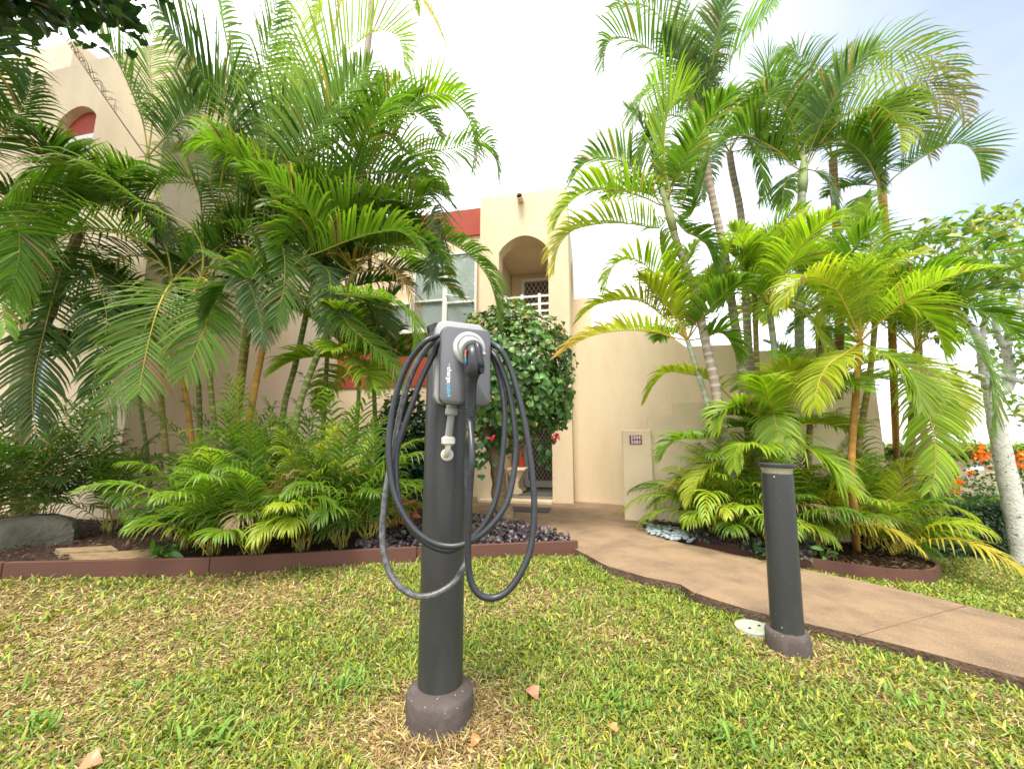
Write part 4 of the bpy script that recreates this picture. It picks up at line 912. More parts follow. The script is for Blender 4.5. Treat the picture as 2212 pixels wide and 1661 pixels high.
# ---- right clump
RT = ['lime', 'lime', 'green', 'ylime', 'mid']
pale = (.34, .38, .16)
palm('leaning ringed palm nearest the low wall, four long fronds arching left', G(1605, 1158), [(1572, 1006, 4.2), (1548, 849, 4.2), (1526, 747, 4.25), (1497, 623, 4.3), (1463, 527, 4.35), (1453, 490, 4.35)], .062, .038, 'grey',
     [([(1430, 445), (1401, 431), (1344, 412), (1272, 412), (1224, 446), (1198, 490)], 4.3, 4.0, .38, 'green', D_(V=38, droop=.35, tip='ylime', n=62, t0=.15)),
      ([(1425, 492), (1368, 484), (1296, 484), (1224, 508), (1197, 585)], 4.3, 4.0, .36, 'green', D_(V=42, droop=.3, tip='yellow', n=60, t0=.12)),
      ([(1425, 440), (1392, 383), (1334, 345), (1277, 345), (1236, 390)], 4.4, 4.2, .38, 'blue', D_(V=30, droop=.3, n=58, t0=.2)),
      ([(1447, 420), (1436, 350), (1442, 250), (1483, 190)], 4.3, 4.1, .50, 'lime', D_(V=25, droop=.05, wid=.032, n=56, t0=.12, roll=-25, rcol=(.55, .40, .05))),
      ([(1475, 440), (1490, 370), (1500, 290)], 4.4, 4.5, .36, 'green', {}),
      ([(1485, 470), (1510, 420), (1530, 340)], 4.4, 4.4, .36, 'mid', {}),
      ([(1420, 400), (1395, 290), (1350, 230)], 4.6, 4.7, .36, 'blue', {}),
      ([(1480, 500), (1520, 520), (1545, 590)], 4.3, 4.1, .3, 'mid', {})], (3, 1.1, .34, ['green', 'mid'], (30, 70), {}), crownshaft=pale)
palm('tallest ringed palm of the right clump, its fronds reaching the top of the picture', G(1652, 1150), [(1630, 1000, 4.6), (1615, 908, 4.6), (1598, 767, 4.65), (1583, 671, 4.7), (1564, 541, 4.75), (1535, 407, 4.8), (1522, 310, 4.8)], .055, .042, 'grey',
     [([(1520, 215), (1540, 175), (1607, 90), (1690, -10)], 4.8, 4.6, .46, 'green', D_(V=30, n=58, t0=.1, wid=.026)),
      ([(1500, 200), (1480, 180), (1439, 134), (1368, 86), (1320, 86), (1306, 150)], 4.8, 4.5, .48, 'mid', D_(V=50, n=60, t0=.15)),
      ([(1495, 225), (1455, 190), (1416, 182), (1385, 215), (1370, 270)], 4.7, 4.5, .42, 'green', D_(V=25, n=50)),
      ([(1512, 190), (1500, 110), (1480, -20)], 4.9, 4.9, .48, 'mid', D_(n=50)),
      ([(1525, 190), (1545, 100), (1550, 0)], 4.9, 5.1, .44, 'blue', {}),
      ([(1490, 260), (1440, 250), (1400, 300), (1385, 370)], 4.7, 4.6, .40, 'mid', {}),
      ([(1550, 230), (1600, 240), (1640, 290)], 4.8, 4.7, .38, 'green', {}),
      ([(1500, 180), (1440, 60), (1390, 10), (1320, 20)], 5.0, 5.0, .46, 'blue', D_(V=40))], (3, 1.3, .40, ['mid', 'blue', 'green'], (45, 80), {}), crownshaft=(.42, .40, .10))
palm('grey ringed palm trunk with a small drooping crown behind the tallest one', G(1640, 1125), [(1625, 873, 5.4), (1615, 724, 5.4), (1602, 479, 5.5), (1582, 370, 5.5), (1576, 330, 5.5)], .055, .046, 'grey',
     [([(1600, 290), (1630, 320), (1650, 400), (1640, 440)], 5.4, 5.2, .34, 'mid', D_(V=5, droop=.5)),
      ([(1550, 310), (1525, 360), (1515, 430)], 5.4, 5.2, .34, 'mid', D_(V=5)),
      ([(1590, 280), (1620, 270), (1680, 330)], 5.5, 5.5, .34, 'dark', {})], (5, 1.2, .36, ['mid', 'blue'], (10, 60), {}))
palm('palm with pale green crownshaft and wide yellow-stalked fronds, middle of the right clump', G(1745, 1140), [(1728, 800, 5.0), (1728, 600, 5.0), (1729, 479, 5.0), (1733, 410, 5.0)], .060, .048, 'pale',
     [([(1715, 360), (1679, 325), (1607, 292), (1556, 315)], 4.9, 4.6, .48, 'mid', D_(V=48, t0=.15, n=54, wid=.026, rcol=(.55, .36, .04))),
      ([(1728, 330), (1712, 270), (1669, 195), (1640, 200), (1620, 240)], 5.0, 4.9, .46, 'mid', D_(V=35, rcol=(.5, .36, .04))),
      ([(1750, 350), (1775, 305), (1823, 255), (1895, 228), (1935, 262), (1945, 320)], 5.0, 4.7, .46, 'green', D_(V=48, t0=.15, n=58, wid=.026, rcol=(.62, .42, .04), tip='ylime')),
      ([(1740, 300), (1752, 220), (1727, 120), (1700, 110)], 5.1, 5.2, .48, 'mid', D_(V=40)),
      ([(1735, 320), (1690, 230), (1655, 150), (1690, 110)], 5.1, 5.2, .46, 'mid', {}),
      ([(1755, 330), (1800, 220), (1850, 140), (1900, 130)], 5.2, 5.3, .46, 'green', D_(V=45)),
      ([(1710, 380), (1695, 400), (1692, 450)], 4.9, 4.8, .26, 'mid', D_(V=10)),
      ([(1760, 370), (1790, 390), (1800, 450)], 4.9, 4.8, .30, 'blue', D_(V=10))], (2, 1.3, .40, ['mid', 'blue', 'green'], (50, 80), {}), crownshaft=(.36, .42, .20))
palm('brown-grey ringed palm trunk right of the pale crownshaft, its fronds heaped and tattered', G(1800, 1120), [(1812, 800, 5.5), (1812, 600, 5.5), (1808, 508, 5.5), (1802, 400, 5.5), (1799, 345, 5.5)], .058, .052, 'brown',
     [([(1795, 290), (1813, 192), (1871, 120), (1967, 112), (2040, 140), (2066, 230)], 5.5, 5.2, .46, 'mid', D_(V=30, n=60)),
      ([(1800, 270), (1860, 170), (1930, 150), (2010, 190), (2040, 290)], 5.4, 5.1, .46, 'blue', D_(V=25, n=56, tip='brown')),
      ([(1790, 280), (1800, 180), (1830, 110)], 5.6, 5.7, .44, 'dark', {}),
      ([(1820, 320), (1860, 340), (1900, 410)], 5.4, 5.2, .36, 'mid', {}),
      ([(1830, 290), (1890, 250), (1960, 260), (2010, 340)], 5.4, 5.2, .44, 'green', D_(V=35, tip='brown')),
      ([(1780, 300), (1740, 260), (1690, 300)], 5.5, 5.4, .38, 'dark', {})], (4, 1.3, .40, ['mid', 'green', 'blue'], (25, 75), {}))
palm('small palm with orange crownshaft and one frond arching far right', G(1940, 1120), [(1930, 800, 5.2), (1922, 600, 5.2), (1914, 498, 5.2), (1908, 445, 5.2)], .045, .040, 'orange',
     [([(1915, 400), (1943, 374), (2038, 316), (2091, 316), (2120, 380)], 5.1, 4.8, .40, 'mid', D_(V=50, n=56, t0=.2, droop=.15)),
      ([(1900, 400), (1870, 340), (1815, 300), (1770, 320)], 5.1, 4.9, .40, 'mid', D_(V=30)),
      ([(1890, 425), (1860, 425), (1845, 470), (1850, 500)], 5.1, 5.0, .26, 'green', D_(V=5)),
      ([(1910, 390), (1925, 287), (1990, 178), (2060, 200), (2085, 270)], 5.2, 5.0, .42, 'blue', D_(V=30, n=54, tip='brown')),
      ([(1905, 390), (1900, 330), (1930, 250), (1990, 250)], 5.2, 5.1, .38, 'mid', {})], (2, 1.0, .34, ['mid'], (30, 70), {}), crownshaft=(.45, .24, .08))
palm('thin leaning palm in front of the cream wall, lowest frond yellow-orange', G(1570, 1160), [(1560, 1000, 4.4), (1533, 889, 4.4), (1501, 783, 4.4), (1485, 735, 4.4)], .036, .026, 'pale',
     [([(1450, 728), (1416, 717), (1344, 714), (1272, 728), (1205, 768)], 4.3, 4.0, .32, 'lime', D_(V=40, tip='orange', n=58, t0=.12, droop=.3, rcol=(.6, .35, .04))),
      ([(1460, 670), (1439, 623), (1382, 565), (1334, 568), (1308, 625)], 4.4, 4.2, .32, 'lime', D_(V=35, n=52)),
      ([(1465, 650), (1435, 575), (1425, 505)], 4.4, 4.4, .34, 'lime', D_(V=35, wid=.03)),
      ([(1510, 670), (1550, 590), (1580, 530)], 4.4, 4.3, .32, 'lime', {}),
      ([(1440, 690), (1380, 650), (1300, 655), (1250, 690)], 4.5, 4.4, .30, 'ylime', {}),
      ([(1520, 730), (1560, 720), (1590, 770)], 4.3, 4.2, .30, 'green', {}),
      ([(1470, 630), (1480, 570), (1510, 520)], 4.5, 4.6, .32, 'lime', {})], (4, 1.0, .30, RT, (20, 75), {}))
palm('slender orange palm stem rising straight from the mulch near the bed tip', G(1850, 1198), [(1845, 1100, 3.9), (1839, 1006, 3.9), (1851, 820, 3.9), (1858, 740, 3.9)], .034, .026, 'orange',
     [([(1840, 690), (1800, 620), (1740, 600), (1690, 660)], 3.8, 3.6, .32, 'ylime', D_(V=30)),
      ([(1880, 690), (1930, 650), (2000, 680), (2040, 760)], 3.8, 3.6, .34, 'lime', D_(V=30)),
      ([(1870, 670), (1890, 590), (1940, 540)], 3.9, 3.9, .32, 'green', {}),
      ([(1900, 760), (1960, 800), (1990, 880)], 3.7, 3.5, .32, 'lime', D_(V=15)),
      ([(1830, 760), (1780, 800), (1760, 880)], 3.8, 3.6, .30, 'ylime', D_(V=15))], (5, 1.0, .27, RT, (20, 75), D_(wid=.018, n=48)))
palm('pale palm stem between the two tall ringed trunks, with broad lime fronds', G(1700, 1150), [(1695, 1000, 4.5), (1686, 873, 4.5), (1666, 700, 4.5), (1660, 660, 4.5)], .040, .032, 'pale',
     [([(1650, 600), (1640, 540), (1610, 520)], 4.5, 4.4, .34, 'lime', D_(V=35)),
      ([(1680, 600), (1710, 560), (1760, 580), (1790, 660)], 4.4, 4.2, .36, 'lime', D_(V=25, wid=.03)),
      ([(1690, 660), (1740, 680), (1790, 760), (1800, 840)], 4.3, 4.1, .36, 'ylime', D_(V=10, wid=.03)),
      ([(1640, 640), (1600, 620), (1560, 660)], 4.4, 4.3, .3, 'green', {}),
      ([(1670, 580), (1680, 520), (1700, 480)], 4.6, 4.7, .34, 'lime', D_(V=35))], (5, 1.1, .34, RT, (25, 75), {}))
palm('palm at the right of the clump spreading fronds across the white-barked tree', G(1960, 1170), [(1965, 1000, 4.4), (1975, 850, 4.4), (1980, 760, 4.4)], .042, .034, 'olive',
     [([(2000, 690), (2060, 660), (2140, 680), (2200, 730)], 4.3, 4.1, .36, 'green', D_(V=30, n=52)),
      ([(2010, 730), (2091, 740), (2142, 820), (2140, 930)], 4.2, 4.0, .34, 'green', D_(V=15, n=52)),
      ([(2000, 640), (2060, 560), (2140, 540), (2220, 590)], 4.4, 4.4, .36, 'green', D_(V=35, n=52)),
      ([(2000, 790), (2032, 850), (2051, 928)], 4.2, 4.0, .32, 'ylime', D_(V=15)),
      ([(1960, 660), (1940, 580), (1980, 520), (2050, 520)], 4.5, 4.5, .36, 'mid', {}),
      ([(1960, 700), (1900, 640), (1830, 640), (1780, 700)], 4.4, 4.2, .36, 'ylime', {}),
      ([(1990, 830), (2020, 960), (2010, 1060)], 4.1, 3.9, .30, 'lime', D_(V=10))], (5, 1.1, .30, RT, (20, 75), D_(wid=.019, n=48)))
palm('palm hidden deep in the right clump, tattered yellowing fronds', G(1800, 1140), [(1790, 950, 4.9), (1770, 760, 4.9), (1775, 680, 4.9)], .042, .034, 'brown',
     [([(1760, 600), (1700, 540), (1640, 560)], 4.9, 4.8, .36, 'lime', {}), ([(1800, 590), (1850, 520), (1920, 530), (1960, 600)], 4.9, 4.8, .38, 'mid', {}),
      ([(1790, 580), (1800, 520), (1830, 490)], 5.0, 5.1, .36, 'green', {}), ([(1830, 650), (1890, 640), (1950, 700)], 4.7, 4.5, .34, 'ylime', D_(tip='brown'))], (7, 1.3, .36, RT + ['ylime'], (0, 80), {}))
palm('palm low in the right clump behind the bollard, arching fronds at mid height', G(1660, 1160), [(1662, 1050, 4.2), (1672, 960, 4.2), (1676, 930, 4.2)], .034, .028, 'olive',
     [([(1670, 890), (1678, 925), (1690, 975)], 4.0, 3.8, .26, 'lime', D_(V=10, wid=.024)), ([(1720, 940), (1729, 960), (1776, 985), (1816, 1030), (1851, 1060)], 4.0, 3.6, .34, 'lime', D_(V=20, n=48, wid=.026)),
      ([(1640, 900), (1580, 880), (1550, 930)], 4.0, 3.9, .26, 'lime', {}), ([(1640, 960), (1600, 960), (1585, 1010)], 3.9, 3.8, .24, 'lime', D_(V=10)),
      ([(1640, 930), (1548, 940), (1513, 948), (1462, 950), (1426, 990)], 4.2, 4.1, .24, 'green', D_(t0=.4)),
      ([(1600, 880), (1540, 825), (1474, 806), (1434, 808), (1394, 865)], 4.5, 4.4, .24, 'ylime', D_(t0=.4)),
      ([(1600, 980), (1564, 990), (1533, 1010), (1501, 1046), (1489, 1085)], 4.2, 4.0, .24, 'ylime', D_(t0=.3))], (6, .9, .28, RT, (10, 70), {}))

palm('bright yellow-green palm head between the pale crownshaft palm and the grey trunks', G(1640, 1160), [(1640, 1000, 4.7), (1635, 800, 4.7), (1630, 640, 4.7)], .034, .028, 'olive', [], (8, 1.0, .28, ['lime', 'green', 'lime', 'green'], (0, 80), D_(wid=.019, n=48)), crownshaft=(.42, .36, .08))
palm('lime palm head behind the slender orange stem', G(1840, 1160), [(1850, 1000, 4.6), (1880, 800, 4.6), (1890, 690, 4.6)], .034, .028, 'olive', [], (9, 1.0, .28, ['lime', 'ylime', 'green', 'green'], (-5, 80), D_(wid=.019, n=48)), crownshaft=(.42, .36, .08))
palm('lime palm head low over the bollard, against the cream wall', G(1740, 1165), [(1745, 1050, 4.5), (1750, 900, 4.5), (1750, 850, 4.5)], .034, .028, 'olive', [], (11, .95, .27, ['lime', 'ylime', 'green', 'green'], (-10, 80), D_(wid=.018, n=48)))
palm('palm head with grey-green and tan fronds left of the white-barked tree', G(2000, 1150), [(2000, 1000, 4.9), (1990, 850, 4.9), (1985, 700, 4.9)], .034, .028, 'olive', [], (9, 1.0, .28, ['green', 'ylime', 'blue', 'green', 'lime'], (0, 80), D_(wid=.019, n=48)))

# ---- low palm shoots in front of both clumps
def shoots(label, base, n, length, L, tints, elr=(38, 84), D=None, kw=None, h0=0.0):
    root = thing('palm_shoot', label, 'palm', tuple(base)); az0 = rnd.uniform(0, 6)
    mb = MB(); mb.tube([Vector(base) - Vector((0, 0, .03)), Vector(base) + Vector((0, 0, .12 + h0))], [.022, .014], 8, col=(.2, .2, .06)); bld(mb, 'stem', M['stalk'], root, smooth=True)
    n = int(n * 1.55); L *= 1.02
    for i in range(n):
        az = az0 + i * 2.4 + rnd.uniform(-.4, .4); el = R(rnd.uniform(*elr)); p = Vector(base) + Vector((rnd.uniform(-.06, .06), rnd.uniform(-.06, .06), rnd.uniform(.0, .10) + h0 * rnd.uniform(.3, 1)))
        k = dict(n=21, wid=.0185, t0=.25, droop=.60, V=16, rrad=.005, sweep=(64, 22)); k.update(kw or {})
        add_frond(root, arc_path(p, az, el, length * rnd.uniform(.7, 1.35), rnd.uniform(.45, .85)), L * rnd.uniform(.8, 1.1), rnd.choice(tints), **k)
LS = ['mid', 'dark', 'mid', 'mid', 'green', 'lime']
for lb, x, y, n, ln, L, tn, kw in (
    ('bushy low palm at the left foot of the clump beside the bare wall', 400, 1188, 11, .72, .28, ['dark', 'mid', 'mid', 'green'], {}),
    ('low palm in front of the clump with one yellow-green frond hanging over the edging', 455, 1203, 12, .8, .30, LS + ['lime'], {}),
    ('low palm with dead pinkish-orange fronds at the front of the clump', 560, 1195, 9, .75, .28, ['orange', 'brown', 'mid', 'green', 'ylime'], {}),
    ('dark green low palm overhanging the edging in the middle of the clump', 545, 1210, 11, .75, .30, LS, {}),
    ('low palm with narrow yellow-tipped leaves right of the dead-fronded one', 650, 1196, 11, .85, .30, LS + ['lime'], D_(tip='ylime')),
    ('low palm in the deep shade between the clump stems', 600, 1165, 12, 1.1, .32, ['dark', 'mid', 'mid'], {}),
    ('tall low palm at the right end of the left clump, fronds touching the cables', 735, 1188, 12, 1.05, .32, LS, {}),
    ('low palm next to the orange-leaved croton', 800, 1180, 10, .8, .28, LS, {}),
    ('bright green broad-leaved low palm behind the first cable loop', 720, 1150, 9, 1.5, .34, ['green', 'lime', 'green'], D_(wid=.026, n=15)),
    ('low palm filling the middle of the clump above the dead fronds', 500, 1165, 12, 1.15, .34, LS, {}),
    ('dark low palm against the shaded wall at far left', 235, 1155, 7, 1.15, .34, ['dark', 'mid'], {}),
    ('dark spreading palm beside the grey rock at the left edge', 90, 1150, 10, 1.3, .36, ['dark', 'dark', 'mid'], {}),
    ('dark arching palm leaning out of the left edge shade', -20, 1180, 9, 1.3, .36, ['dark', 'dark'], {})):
    shoots(lb, G(x, y, .05), n + 1, ln * 1.05, L * .9, tn, kw=kw, elr=(50, 87))
RS = ['lime', 'lime', 'green', 'ylime', 'ylime', 'mid']
for lb, x, y, n, ln, L, tn, kw in (
    ('yellow-green low palm against the low cream wall', 1545, 1165, 11, .85, .28, RS, {}),
    ('tall narrow shoot palm between the numbered pillar and the ringed trunk', 1560, 1160, 11, 1.2, .29, ['lime', 'green', 'lime', 'mid'], {}),
    ('tall lime shoot palm directly behind the leaning ringed trunk', 1625, 1158, 12, 1.35, .30, ['lime', 'green', 'ylime'], {}),
    ('tall green shoot palm behind the bollard lamp', 1760, 1168, 12, 1.35, .30, ['lime', 'green', 'mid'], {}),
    ('low palm at the foot of the leaning ringed trunk', 1600, 1178, 12, .85, .28, RS + ['yellow'], {}),
    ('low palm directly left of the bollard with brown dead leaves', 1655, 1178, 11, .85, .26, RS + ['brown', 'brown'], {}),
    ('low palm hidden behind the bollard', 1705, 1190, 12, .9, .28, RS, {}),
    ('low palm just right of the bollard with drooping yellow leaves', 1765, 1190, 12, .9, .30, RS + ['yellow'], {}),
    ('large low palm in the centre of the right bed', 1800, 1165, 12, 1.2, .34, RS, {}),
    ('low palm beside the slender orange stem', 1880, 1192, 12, .95, .30, RS, {}),
    ('low palm near the curved tip of the edging', 1930, 1205, 11, .9, .28, RS + ['yellow'], {}),
    ('low palm reaching out towards the hedge', 1950, 1185, 9, .7, .27, RS, {}),
    ('tall lime shoot palm between hedge and clump', 1960, 1160, 11, 1.5, .36, RS, {}),
    ('tall shoot palm deep in the right bed', 1720, 1150, 12, 1.5, .36, RS, {}),
    ('tall yellowing shoot palm deep behind the bed tip', 1870, 1150, 12, 1.5, .36, RS, {})):
    shoots(lb, G(x, y, .05), n, ln * .9, L, tn, kw=kw)

# ------------------------------------------------------------------ broad leaves
def leaves(P, Nrm, size, cols, g, shape='oval', curl=.25):
    """folded six-vertex leaves at points P with normals Nrm"""
    n = len(P); ref = g.normal(0, 1, (n, 3)); d = np.cross(Nrm, ref); d /= np.linalg.norm(d, axis=1)[:, None] + 1e-9
    w = np.cross(Nrm, d); s = size * g.normal(1, .22, n).clip(.5, 1.6)
    rows = {'oval': ((0, 0), (.42, .42), (.75, .30), (1.0, 0)), 'heart': ((0, .05), (.28, .50), (.62, .36), (1.0, 0)), 'long': ((0, 0), (.35, .17), (.7, .14), (1.0, 0))}[shape]
    V = []
    for t, hw in rows:
        c = P + d * (s * (t - .3))[:, None] - Nrm * (s * curl * (t - .4) ** 2 * 1.6)[:, None]
        if hw <= .001: V.append(c[:, None])
        else: V.append(np.stack([c - w * (s * hw)[:, None] + Nrm * (s * hw * .35)[:, None], c, c + w * (s * hw)[:, None] + Nrm * (s * hw * .35)[:, None]], 1))
    A = np.concatenate(V, 1); k = A.shape[1]
    if k == 8: q = [(1, 2, 5, 4), (2, 3, 6, 5)]; tr = [(0, 2, 1), (0, 3, 2), (4, 5, 7), (5, 6, 7)]
    else: q = [(0, 1, 4, 3), (1, 2, 5, 4), (3, 4, 7, 6), (4, 5, 8, 7)]; tr = [(6, 7, 9), (7, 8, 9)]
    ar = np.arange(n)[:, None, None] * k
    return A.reshape(-1, 3), (ar + np.array(q)[None]).reshape(-1, 4), (ar + np.array(tr)[None]).reshape(-1, 3), np.repeat(cols, k, 0)
def pick(g, n, pal, jit=.18):
    pal = np.array(pal); c = pal[g.integers(0, len(pal), n)]; return c * g.normal(1, jit, n).clip(.5, 1.6)[:, None]
def unit(g, n):
    v = g.normal(0, 1, (n, 3)); return v / np.linalg.norm(v, axis=1)[:, None]
gg = np.random.default_rng(5)
# round vine topiary
tb = G(1098, 1142, .03)
tree = thing('ornamental_tree', 'small round-clipped leafy tree with a bent mossy trunk behind the charger', 'tree', tuple(tb))
tr_ = [tb - Vector((0, 0, .05)), at(1097, 1118, tb.y), at(1080, 1085, tb.y + .03), at(1078, 1040, tb.y + .05), at(1072, 1000, tb.y + .06), at(1062, 965, tb.y + .06), at(1045, 920, tb.y + .05)]
mb = MB(); sp_ = spline(tr_, 30); mb.tube(sp_, np.linspace(.10, .07, 30) * (1 + .08 * np.sin(np.arange(30) * 1.3)), 12)
for a, b in (((1064, 975), (1120, 860)), ((1060, 970), (1000, 870)), ((1064, 960), (1080, 820)), ((1066, 985), (1180, 920)), ((1062, 960), (1150, 800))): mb.tube([at(*a, tb.y + .05), at((a[0] + b[0]) / 2, (a[1] + b[1]) / 2 + 12, tb.y + .03), at(*b, tb.y)], [.045, .03, .015], 8)
bld(mb, 'trunk', M['vinebark'], tree, smooth=True)
cc = at(1098, 812, tb.y + .05); n = 6500; u_ = unit(gg, n); rr = .58 + .44 * gg.random(n) ** .45
lump = 1 + .09 * np.sin(u_[:, 0] * 5 + 1) * np.cos(u_[:, 2] * 6) + .07 * np.sin(u_[:, 1] * 9 + u_[:, 0] * 7) + .10 * (gg.random(n) > .96)
Pt = np.array(cc) + u_ * rr[:, None] * lump[:, None] * np.array([.78, .74, .83]); keep = ~((u_[:, 2] < -.80) & (gg.random(n) < .8)); Pt = Pt[keep]; u2 = u_[keep]
Nn = u2 + .75 * gg.normal(0, 1, u2.shape) * .6 + np.array([0, -.1, .45]); Nn /= np.linalg.norm(Nn, axis=1)[:, None]
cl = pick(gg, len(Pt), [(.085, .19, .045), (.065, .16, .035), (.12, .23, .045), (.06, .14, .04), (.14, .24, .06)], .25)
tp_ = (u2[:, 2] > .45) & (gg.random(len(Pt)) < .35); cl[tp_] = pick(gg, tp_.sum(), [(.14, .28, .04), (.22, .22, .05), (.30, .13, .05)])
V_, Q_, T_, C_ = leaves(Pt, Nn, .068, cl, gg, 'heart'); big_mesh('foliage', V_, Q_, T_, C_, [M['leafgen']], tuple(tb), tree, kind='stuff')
for px, py, k, cn in ((1203, 942, 26, (.55, .01, .05)), (1063, 950, 6, (.6, .03, .1)), (1160, 915, 4, (.65, .35, .12)), (1105, 860, 5, (.55, .3, .1)), (1009, 922, 4, (.7, .35, .12))):
    c = np.array(at(px, py, tb.y - .55 * (k < 10) - .25 * (k > 10))); P_ = c + gg.normal(0, .022 if k > 10 else .014, (k, 3)); V_, Q_, T_, C_ = leaves(P_, unit(gg, k), .032, pick(gg, k, [cn]), gg, 'oval'); big_mesh('blossom', V_, Q_, T_, C_, [M['petal']], tuple(tb), tree)
# sprigs hanging from the crown
for px, py in ((1175, 975), (1020, 975), (1040, 990), (1200, 900), (1085, 955)):
    c = np.array(at(px, py, tb.y - .1)); P_ = c + gg.normal(0, 1, (40, 3)) * np.array([.05, .05, .09]); V_, Q_, T_, C_ = leaves(P_, unit(gg, 40), .062, pick(gg, 40, [(.05, .16, .04)]), gg, 'heart'); big_mesh('sprig', V_, Q_, T_, C_, [M['leafgen']], tuple(tb), tree, kind='stuff')

def bush(name, label, cat, base, centre, rad, n, size, pal, shape='oval', mat_='leafgen', stems=6, parent=None):
    root = thing(name, label, cat, tuple(base)); u_ = unit(gg, n); rr = .35 + .66 * gg.random(n) ** .5
    P_ = np.array(centre) + u_ * rr[:, None] * (1 + .14 * np.sin(u_[:, 0] * 6 + n) * np.cos(u_[:, 2] * 7))[:, None] * np.array(rad); P_ = P_[P_[:, 2] > base[2] + .02]; u_ = unit(gg, len(P_)) * .8 + np.array([0, -.2, .8])
    u_ /= np.linalg.norm(u_, axis=1)[:, None]
    V_, Q_, T_, C_ = leaves(P_, u_, size, pick(gg, len(P_), pal), gg, shape); big_mesh('foliage', V_, Q_, T_, C_, [M[mat_]], tuple(base), root, kind='stuff')
    mb = MB()
    for i in range(stems):
        q = Vector(centre) + Vector(tuple(gg.normal(0, .5, 3) * np.array(rad))); mb.tube([Vector(base), (Vector(base) + q) / 2 + Vector((0, 0, .03)), q], [.014, .01, .004], 6)
    bld(mb, 'stems', M['vinebark'], root, smooth=True); return root
b_ = G(868, 1125, .05); bush('shrub', 'dark glossy shrub behind the cable loops, between palms and post', 'shrub', b_, at(872, 960, b_.y), (.36, .35, .68), 2600, .06, [(.025, .075, .03), (.03, .09, .03), (.02, .06, .025)])
b_ = G(935, 1120, .05); bush('shrub', 'dark shrub mostly hidden behind the grey post', 'shrub', b_, at(930, 1010, b_.y), (.34, .3, .5), 1500, .06, [(.025, .08, .03), (.03, .10, .03)])
b_ = G(866, 1150, .05); bush('croton', 'orange and yellow leaved croton plant at the end of the palm clump', 'plant', b_, b_ + Vector((0, 0, .2)), (.17, .15, .16), 60, .13, [(.55, .20, .10), (.60, .32, .08), (.35, .30, .06), (.40, .12, .06)], 'oval', 'leafgen', 5)
b_ = G(60, 1165, .05)
rt_ = thing('bromeliad', 'reddish strap-leaved plant arching over the grey rock', 'plant', tuple(G(62, 1150, .05)))
o0 = G(62, 1150, .05) + Vector((0, .0, .12))
for i in range(12):
    a_p = arc_path(o0, i * 2.4, R(rnd.uniform(30, 78)), rnd.uniform(.45, .75), rnd.uniform(.5, .9), 8); S = spline(a_p, 14); T = np.gradient(S, axis=0); T /= np.linalg.norm(T, axis=1)[:, None]; W = np.cross(T, [0, 0, 1.]); W /= np.linalg.norm(W, axis=1)[:, None]
    w = .022 * np.sin(np.pi * np.linspace(.12, 1, 14)) ** .7; Vv = np.stack([S - W * w[:, None], S - np.array([0, 0, .005]), S + W * w[:, None]], 1).reshape(-1, 3)
    Qq = np.array([[r_ * 3 + c, r_ * 3 + c + 1, r_ * 3 + c + 4, r_ * 3 + c + 3] for r_ in range(13) for c in range(2)])
    cc_ = np.array(rnd.choice([(.32, .10, .05), (.20, .16, .07), (.36, .16, .08), (.12, .14, .06)])); big_mesh('strap_leaf', Vv, Qq, None, np.tile(cc_, (42, 1)), [M['leafgen']], tuple(o0), rt_)
# small weeds in the right bed
for lb, px, py, k, cn in (('low plant with pointed green leaves at the edging right of the bollard', 1782, 1213, 16, (.12, .30, .06)), ('blue-green leafy plant beside the pebbles at the wall foot', 1590, 1172, 40, (.09, .17, .10)), ('small green plant in the mulch under the centre palms', 1660, 1198, 26, (.06, .17, .05)), ('bright leafy weed by the left edging near the stone slab', 345, 1213, 40, (.12, .25, .04))):
    b_ = G(px, py, .06); bush('small_plant', lb, 'plant', b_, b_ + Vector((0, 0, .07)), (.12, .09, .07), k, .09, [cn], 'long', 'leafgen', 3)
# rock and slab in the left bed
rk = G(62, 1175, .05); mb = MB(); mb.lathe([(.0, -.05), (.30, -.05), (.31, .10), (.26, .20), (.16, .255), (.0, .26)], 18, tuple(rk), cap=False); V = mb.v[0]; a_ = np.arctan2(V[:, 1] - rk.y, V[:, 0] - rk.x)
sc_ = 1 + .16 * np.sin(2 * a_ + .6) + .09 * np.sin(5 * a_ + 2); V[:, 0] = rk.x + (V[:, 0] - rk.x) * sc_ * 1.15; V[:, 1] = rk.y + (V[:, 1] - rk.y) * sc_ * .8; V += gg.normal(0, .008, V.shape)
tag(bld(mb, 'rock', M['stone'], origin=tuple(rk), smooth=45), 'grey weathered rock in the shade at the left edge', 'rock')
for lb, cs_ in (('tan flat stone slab lying behind the left edging', ((165, 1213), (345, 1208), (330, 1186), (150, 1196))), ('narrower tan slab lying further back in the left bed', ((130, 1194), (255, 1187), (240, 1178), (120, 1184)))):
    pp = [G(x, y, .10) for x, y in cs_]; mb = MB(); mb.add([tuple(p) for p in pp] + [(p.x, p.y, .0) for p in pp], [(0, 1, 2, 3), (7, 6, 5, 4), (0, 4, 5, 1), (1, 5, 6, 2), (2, 6, 7, 3), (3, 7, 4, 0)])
    tag(bld(mb, 'stone_slab', M['slab'], origin=(pp[0].x, pp[0].y, .05)), lb, 'slab')

